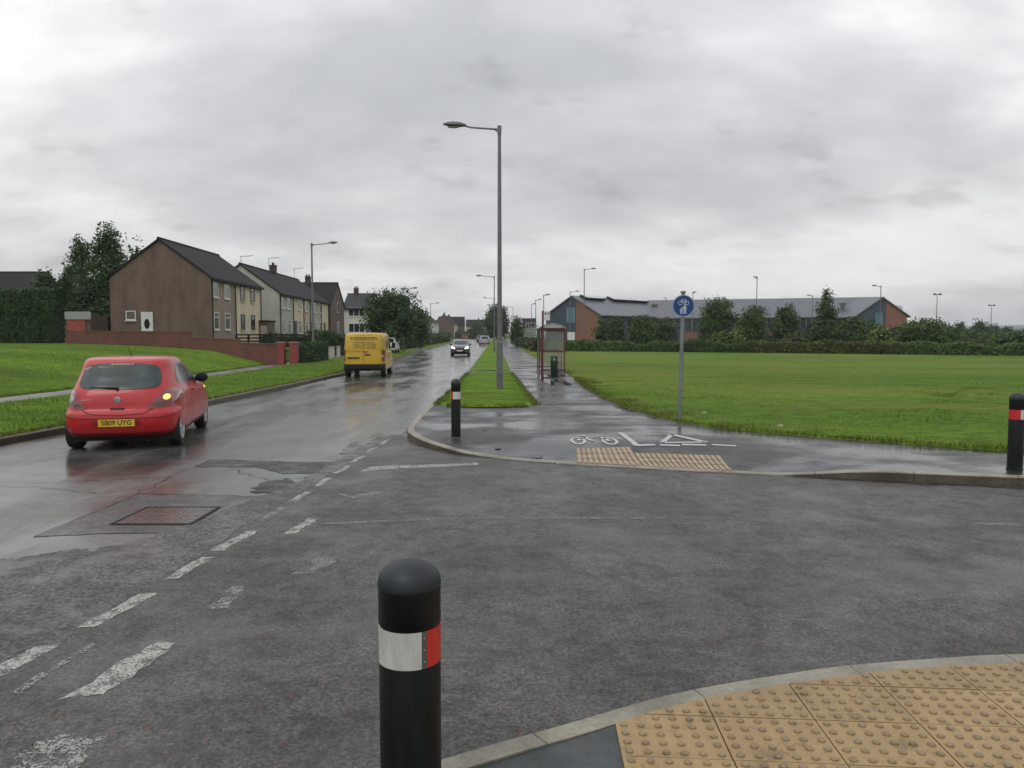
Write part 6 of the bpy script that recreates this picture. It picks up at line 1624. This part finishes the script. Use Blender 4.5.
# shrub belt before the school
for k, (xa_, xb_, yy_, hh_, lab_) in enumerate(((582, 640, 100, 0.9, 'low shrubs under the left school wing'), (640, 705, 101, 0.95, 'low shrubs behind the blue sign post'), (700, 770, 97, 1.4, 'shrubs around the layered tree'), (765, 812, 98, 1.2, 'low shrubs left of the tall thin tree'), (808, 905, 95, 2.6, 'dense shrubs under the right school gable'), (955, 1060, 95, 1.9, 'low shrubs at the far right beyond the field'))):
    hedge(lab_, px_(xa_, yy_), px_(xb_, yy_), yy_, yy_-1, hh_, M_leaf['mid' if k % 2 else 'dark'], 70+k, lambda x, y: 0.03, n=3200, size=0.16, rot=2.6, lumpy=0.3, name='shrub_belt', group='shrub belt before the school', cat='shrubs')
# far field hedge
HP = [(3.4, 82), (12, 79), (23, 74), (34, 68), (48, 61), (70, 52)]
labs = ['low dark hedge along the field edge right of the bus shelter', 'low hedge along the field edge left of the blue sign', 'low hedge with yellowish tufts under the middle of the school', 'low hedge along the field edge below the tall thin tree', 'low hedge along the field edge at the far right']
for k, (a, b) in enumerate(zip(HP, HP[1:])):
    hedge(labs[k], a[0], b[0], a[1], b[1], 0.98, M_leaf[('mid', 'dark', 'brown', 'mid', 'dark')[k]], 40+k, lambda x, y: 0.03, n=7500, size=0.125, rot=1.8, lumpy=0.30, name='field_hedge', group='hedges round the field')
TS_ = 'trees between the field and the school'
spec = [('small tree left of the red brick school entrance', 596, 607, 318, 100, 'mid', False, 900), ('slim young tree before the middle of the left school wing', 609, 622, 317, 98, 'dark', False, 1200),
 ('rounded tree before the left wing of the school', 627, 656, 315.5, 98, 'mid', False, 2600), ('bushy tree between the rounded tree and the blue sign post', 652, 672, 318, 101, 'mid', False, 1700),
 ('tall layered tree right of the blue sign with a spiky top', 695, 738, 296.5, 94, 'mid', False, 4200), ('dense upright tree in front of the tall lamp before the school', 738, 764, 306, 92, 'mid', False, 3000),
 ('upright tree right of the tall lamp before the school', 768, 800, 303.5, 95, 'mid', False, 3000), ('tallest thin feathery tree before the right wing of the school', 806, 842, 289.5, 90, 'dark', True, 3600),
 ('broad shrubby tree before the right gable of the school', 838, 872, 318, 88, 'mid', False, 3200), ('yellow green bush at the foot of the right-hand lamp', 866, 893, 329, 82, 'light', False, 1600),
 ('green mass of bushes at the right end of the school', 886, 957, 321, 86, 'mid', False, 6500), ('dark tree rising behind the right gable of the school', 888, 906, 306.5, 128, 'dark', False, 1400),
 ('grey green bush at the right edge of the photo', 985, 1060, 332, 84, 'mid', False, 4200), ('low bush left of the grey green bush', 952, 990, 340, 90, 'brown', False, 1800), ('low bushes below the layered tree', 706, 750, 331, 90, 'light', False, 1800), ('low brownish bush before the right wing of the school', 778, 812, 334, 90, 'brown', False, 1400)]
for i, (lab, a, b, tp, D, kd, sp, n) in enumerate(spec):
    wx = (3, 4, 2, 5, 0, 6, 1, 4, 7, 3, 0, 0, 0, 3, 2, 4)[i]; a -= wx; b += wx
    tree(lab, a, b, tp, D, kd, 60+i*7, g=0.0, n=int(n*1.35), size=0.19, spire=sp, trunk_h=0.12 if not sp else 0.08, group=TS_, core=0.45 if sp else 0.55, nl=11 if sp else 9)
for i, (lab, a, b, tp, D) in enumerate([('dark rounded tree far right, left of the darker group', 952, 965, 323, 190), ('large dark tree group far right below the small floodlight', 966, 990, 321, 200), ('dark tree far right behind the smaller floodlight mast', 980, 1000, 326, 195), ('low dark tree before the far hill at the right edge', 998, 1014, 328, 185), ('distant dark shrubbery at the right edge', 1008, 1040, 333, 180), ('distant tree line behind the green bushes', 915, 960, 326, 170)]):
    tree(lab, a, b, tp, D, 'dark', 90+i, g=0.0, n=1900, size=0.32, trunk_h=0.0, group='distant trees at the far right', core=0.7)

# ------------------------------------------------------------------ school
def gable_bar(name, label, apex_n, dirv, Ln, Wd, He, Hr, wallside, front_cut, roof_near_extra=0, windows=(), gwin=None, group='school buildings', flip=1, cutfrac=0.45):
    ang_ = math.atan2(dirv[1], dirv[0])-math.pi/2     # local +y runs along the ridge
    q = thing(name, label, 'school', (apex_n[0], apex_n[1], 0), ang_, group); w2 = Wd/2
    # gable wall: dark cladding on one part, brick on the other (flip tells the side)
    cx = -w2+Wd*cutfrac if flip == 1 else w2-Wd*(1-cutfrac)
    def hz_(x): return Hr-(Hr-He)*abs(x)/w2
    def gpoly(x0, x1, y):
        P = [(x0, y, -0.5), (x1, y, -0.5), (x1, y, hz_(x1))]
        if x0 < 0 < x1: P.append((0, y, Hr))
        P.append((x0, y, hz_(x0))); return P
    cx = (cutfrac-0.5)*Wd
    for (x0, x1, m, nm) in ((-w2, cx, M_cladding, 'clad_gable'), (cx, w2, M_schoolbrick, 'brick_gable')):
        mb = MB(); P = gpoly(x0, x1, 0); n = len(P); P2 = [(a, b+0.4, c) for a, b, c in P]
        mb.add(P+P2, [tuple(range(n)), tuple(range(n, 2*n))]+[(i, (i+1) % n, n+(i+1) % n, n+i) for i in range(n)]); mb.build(nm, m, q)
    mb = MB(); mb.box(-w2, w2, 0.4, Ln, -0.5, He); 
    mb.build('wall', M_cladding, q)
    mb = MB(); P = gpoly(-w2, w2, Ln-0.3); mb.add(P, [tuple(range(len(P)))]); mb.build('end_wall', M_schoolbrick, q)
    for s in (-1, 1):
        mb = MB(); k = (w2+0.5)/w2; ze = Hr-(Hr-He)*k
        vs = [(0, -0.3, Hr+0.05), (s*(w2+0.5), -0.3, ze+0.05), (s*(w2+0.5), Ln+0.3, ze+0.05), (0, Ln+0.3, Hr+0.05)]; vs += [(a, b, c+0.18) for a, b, c in vs]
        mb.add(vs, [(0, 1, 2, 3), (4, 7, 6, 5), (0, 4, 5, 1), (1, 5, 6, 2), (2, 6, 7, 3)]); ro = mb.build('roof', M_schoolroof, q)
    # side windows and brick plinth on both sides
    for s in (-1, 1):
        y = 2.0; k = 0
        while y < Ln-3:
            f = MB(); x0 = s*w2; f.box(min(x0, x0+s*0.06), max(x0, x0+s*0.06), y, y+1.6, 2.9, 4.7); fo = f.build('window', M_glass, q)
            f = MB(); f.box(min(x0+s*0.061, x0+s*0.10), max(x0+s*0.061, x0+s*0.10), y+0.75, y+0.85, 2.9, 4.7); f.build('mullion', M_galv, fo)
            if k % 3 != 1:
                f = MB(); f.box(min(x0, x0+s*0.08), max(x0, x0+s*0.08), y-0.4, y+2.0, 0.0, 2.3); f.build('brick_panel', M_schoolbrick, q)
            else:
                f = MB(); f.box(min(x0, x0+s*0.06), max(x0, x0+s*0.06), y, y+1.8, 0.2, 2.3); f.build('window', M_glass, q)
            y += 3.3; k += 1
    if gwin:
        (x0, x1, z0, z1) = gwin; f = MB(); f.box(x0, x1, -0.08, -0.003, z0, z1); fo = f.build('window', mat('turquoise_glass', (0.12, 0.22, 0.24), 0.25), q)
        for k in (1, 2): f = MB(); a = x0+(x1-x0)*k/3; f.box(a-0.04, a+0.04, -0.12, -0.083, z0, z1); f.build('mullion', M_cladding, fo)
    return q, ro
# left wing: gable apex at the picture point (572, 297)
A1 = (px_(572, 136), 136.0); dir1 = Vector((px_(668, 160)-A1[0], 160-136.0)).normalized(); L1 = math.hypot(px_(668, 160)-A1[0], 24.0)
q, ro = gable_bar('school_building', 'left school wing with a gable half dark cladding, half red brick', A1, dir1, L1+3, 12.0, 5.2, 8.45, None, None, gwin=(-1.2, 0.65, 3.9, 6.6), cutfrac=0.57)
# rooflights raised above the ridge
for (pa, pb) in ((578, 596), (608, 632), (633, 648)):
    ya = (px_(pa, 138)-A1[0])/dir1[0]*1.02; yb = (px_(pb, 145)-A1[0])/dir1[0]
    mb = MB(); mb.add([(0.2, ya, 8.45), (1.6, ya, 8.0), (1.6, yb, 8.0), (0.2, yb, 8.45), (0.2, ya, 8.9), (1.9, ya, 8.25), (1.9, yb, 8.25), (0.2, yb, 8.9)], [(0, 1, 2, 3), (4, 7, 6, 5), (0, 4, 5, 1), (1, 5, 6, 2), (2, 6, 7, 3), (3, 7, 4, 0)]); mb.build('rooflight', M_under, q)
    mb = MB(); mb.add([(0.22, ya+0.3, 8.93), (1.7, ya+0.3, 8.36), (1.7, yb-0.2, 8.36), (0.22, yb-0.2, 8.93)], [(0, 1, 2, 3)]); mb.build('rooflight_glazing', mat('pale_rooflight', (0.5, 0.52, 0.54), 0.2), q)
# right wing: gable apex at (880, 298.5), ridge running back to the left
A2 = (px_(880, 138), 138.0); e2 = (px_(640, 152), 152.0); dir2 = (Vector(e2)-Vector(A2)); L2 = dir2.length; dir2.normalize()
# an extra skewed gable would twist the roof, so the wing turns its end to the field at a right angle
q2, ro2 = gable_bar('school_building', 'right school wing with a long grey roof ending in a brick and cladding gable', A2, dir2, L2, 12.0, 5.0, 8.3, None, None, gwin=None, cutfrac=0.5)
for (px, py, s) in ((846, 305, 1.0), (857, 308, 0.6)):
    pass
# cross wing giving the right-hand gable towards the field
A3 = (px_(880.5, 126), 126.0)
q3, ro3 = gable_bar('school_building', 'short cross wing whose gable shows dark cladding left and red brick right', A3, Vector((0.05, 1)).normalized(), 14, 8.0, 4.9, 7.75, None, None, gwin=(-1.0, 0.1, 3.3, 5.4), cutfrac=0.58)
# roof cowls
for i, (px, py, D) in enumerate(((654, 305, 149), (841, 304, 135), (857, 307, 134))):
    z = pz(py, D)
    q = thing('roof_cowl', ['dark roof cowl on the left school wing', 'larger dark roof cowl on the right school wing', 'smaller dark roof cowl on the right school wing'][i], 'vent', (px_(px, D), D, z-1.1), 0, 'roof cowls on the school')
    mb = MB(); mb.lathe([(0.35, 0), (0.35, 0.9)], 12); mb.build('shaft', M_galvd, q); mb = MB(); mb.lathe([(0.6, 0.9), (0.6, 1.3), (0.1, 1.6)], 12); mb.build('cap', M_galvd, q)
# white notice board by the school road
q = thing('notice_board', 'white sign board beside the shelter before the school', 'sign', (px_(571, 92), 92, 0))
mb = MB(); mb.box(-0.45, 0.45, -0.03, 0.03, 1.15, 2.1); mb.build('board', M_wframe, q)
for s in (-0.38, 0.38): mb = MB(); mb.tube([(s, 0.05, 0), (s, 0.05, 2.1)], 0.04, 8); mb.build('leg', M_galv, q)
# white bulb-like camera box on a lamp post near the sign
q = thing('cabinet', 'small white roadside cabinet far off at the foot of the right trees', 'cabinet', (px_(808, 98), 98, 0))
mb = MB(); mb.box(-0.3, 0.3, -0.2, 0.2, 0, 2.2); mb.build('box', M_wframe, q); mb = MB(); mb.box(-0.34, 0.34, -0.24, 0.24, 2.202, 2.26); mb.build('lid', M_galv, q)
# distant sheds at the far right
for (a, b, tp, D, lab) in ((970, 976.5, 338, 160, 'left one of two distant flat white-roofed sheds'), (983, 991, 338, 160, 'right one of two distant flat white-roofed sheds')):
    q = thing('distant_shed', lab, 'shed', (px_(a, D), D, 0), 0, 'distant sheds at the right')
    mb = MB(); mb.box(0, px_(b, D)-px_(a, D), 0, 3, 0, pz(tp+1.6, D)); mb.build('wall', M_cladding, q); mb = MB(); mb.box(-0.1, px_(b, D)-px_(a, D)+0.1, -0.1, 3.1, pz(tp+1.6, D)+0.002, pz(tp, D)); mb.build('roof', mat('pale_shed_roof', (0.45, 0.47, 0.47), 0.4), q)

# ------------------------------------------------------------------ hills
rows = []
for i in range(40):
    x = -400+i*70; y = 1500; r_ = []
    h = 22*sstep(300, 900, x)+9*noise.noise(Vector((x*0.003, 0, 0)))+6*noise.noise(Vector((x*0.01, 3, 0)))
    for j, (dy, k) in enumerate(((0, 0), (60, 0.35), (150, 0.8), (260, 1.0), (420, 0.7), (600, 0))): r_.append((x, y+dy, -1+max(2, h)*k))
    rows.append(r_)
sheet(rows, 'hill', M_hill, kind='structure')

# small litter on the field and verge
for (px, py, lab) in ((704, 414, 'small pale scrap of litter in the field grass behind the blue sign post'), (780, 427, 'small pale scrap of litter by the field edge further right')):
    x, y = gp(px, py, 0.05); mb = MB(); mb.add([(-0.06, -0.02, 0), (0.05, -0.03, 0.015), (0.06, 0.03, 0.05), (-0.03, 0.04, 0.04), (0, 0, 0.055), (0, 0, 0.01)], [(0, 1, 4), (1, 2, 4), (2, 3, 4), (3, 0, 4), (0, 5, 1), (1, 5, 2), (2, 5, 3), (3, 5, 0)])
    tag(mb.build('litter_scrap', mat('paper_scrap', (0.26, 0.26, 0.18), 0.7), loc=(x, y, 0.05)), lab, 'litter', 'scraps of litter')

# the thin damp air that pales the far end of the road
def haze():
    m = bpy.data.materials.new('damp_air'); m.use_nodes = True; t = m.node_tree; t.nodes.clear()
    o = t.nodes.new('ShaderNodeOutputMaterial'); v = t.nodes.new('ShaderNodeVolumePrincipled'); v.inputs['Density'].default_value = 0.0003
    v.inputs['Color'].default_value = (0.86, 0.89, 0.92, 1); v.inputs['Anisotropy'].default_value = 0.2
    t.links.new(v.outputs[0], o.inputs['Volume'])
    mb = MB(); mb.box(-4100, 4100, -4100, 4600, -2.6, 30); tag(mb.build('haze', m), 'thin grey damp air over the whole scene', 'haze', kind='stuff')
haze()
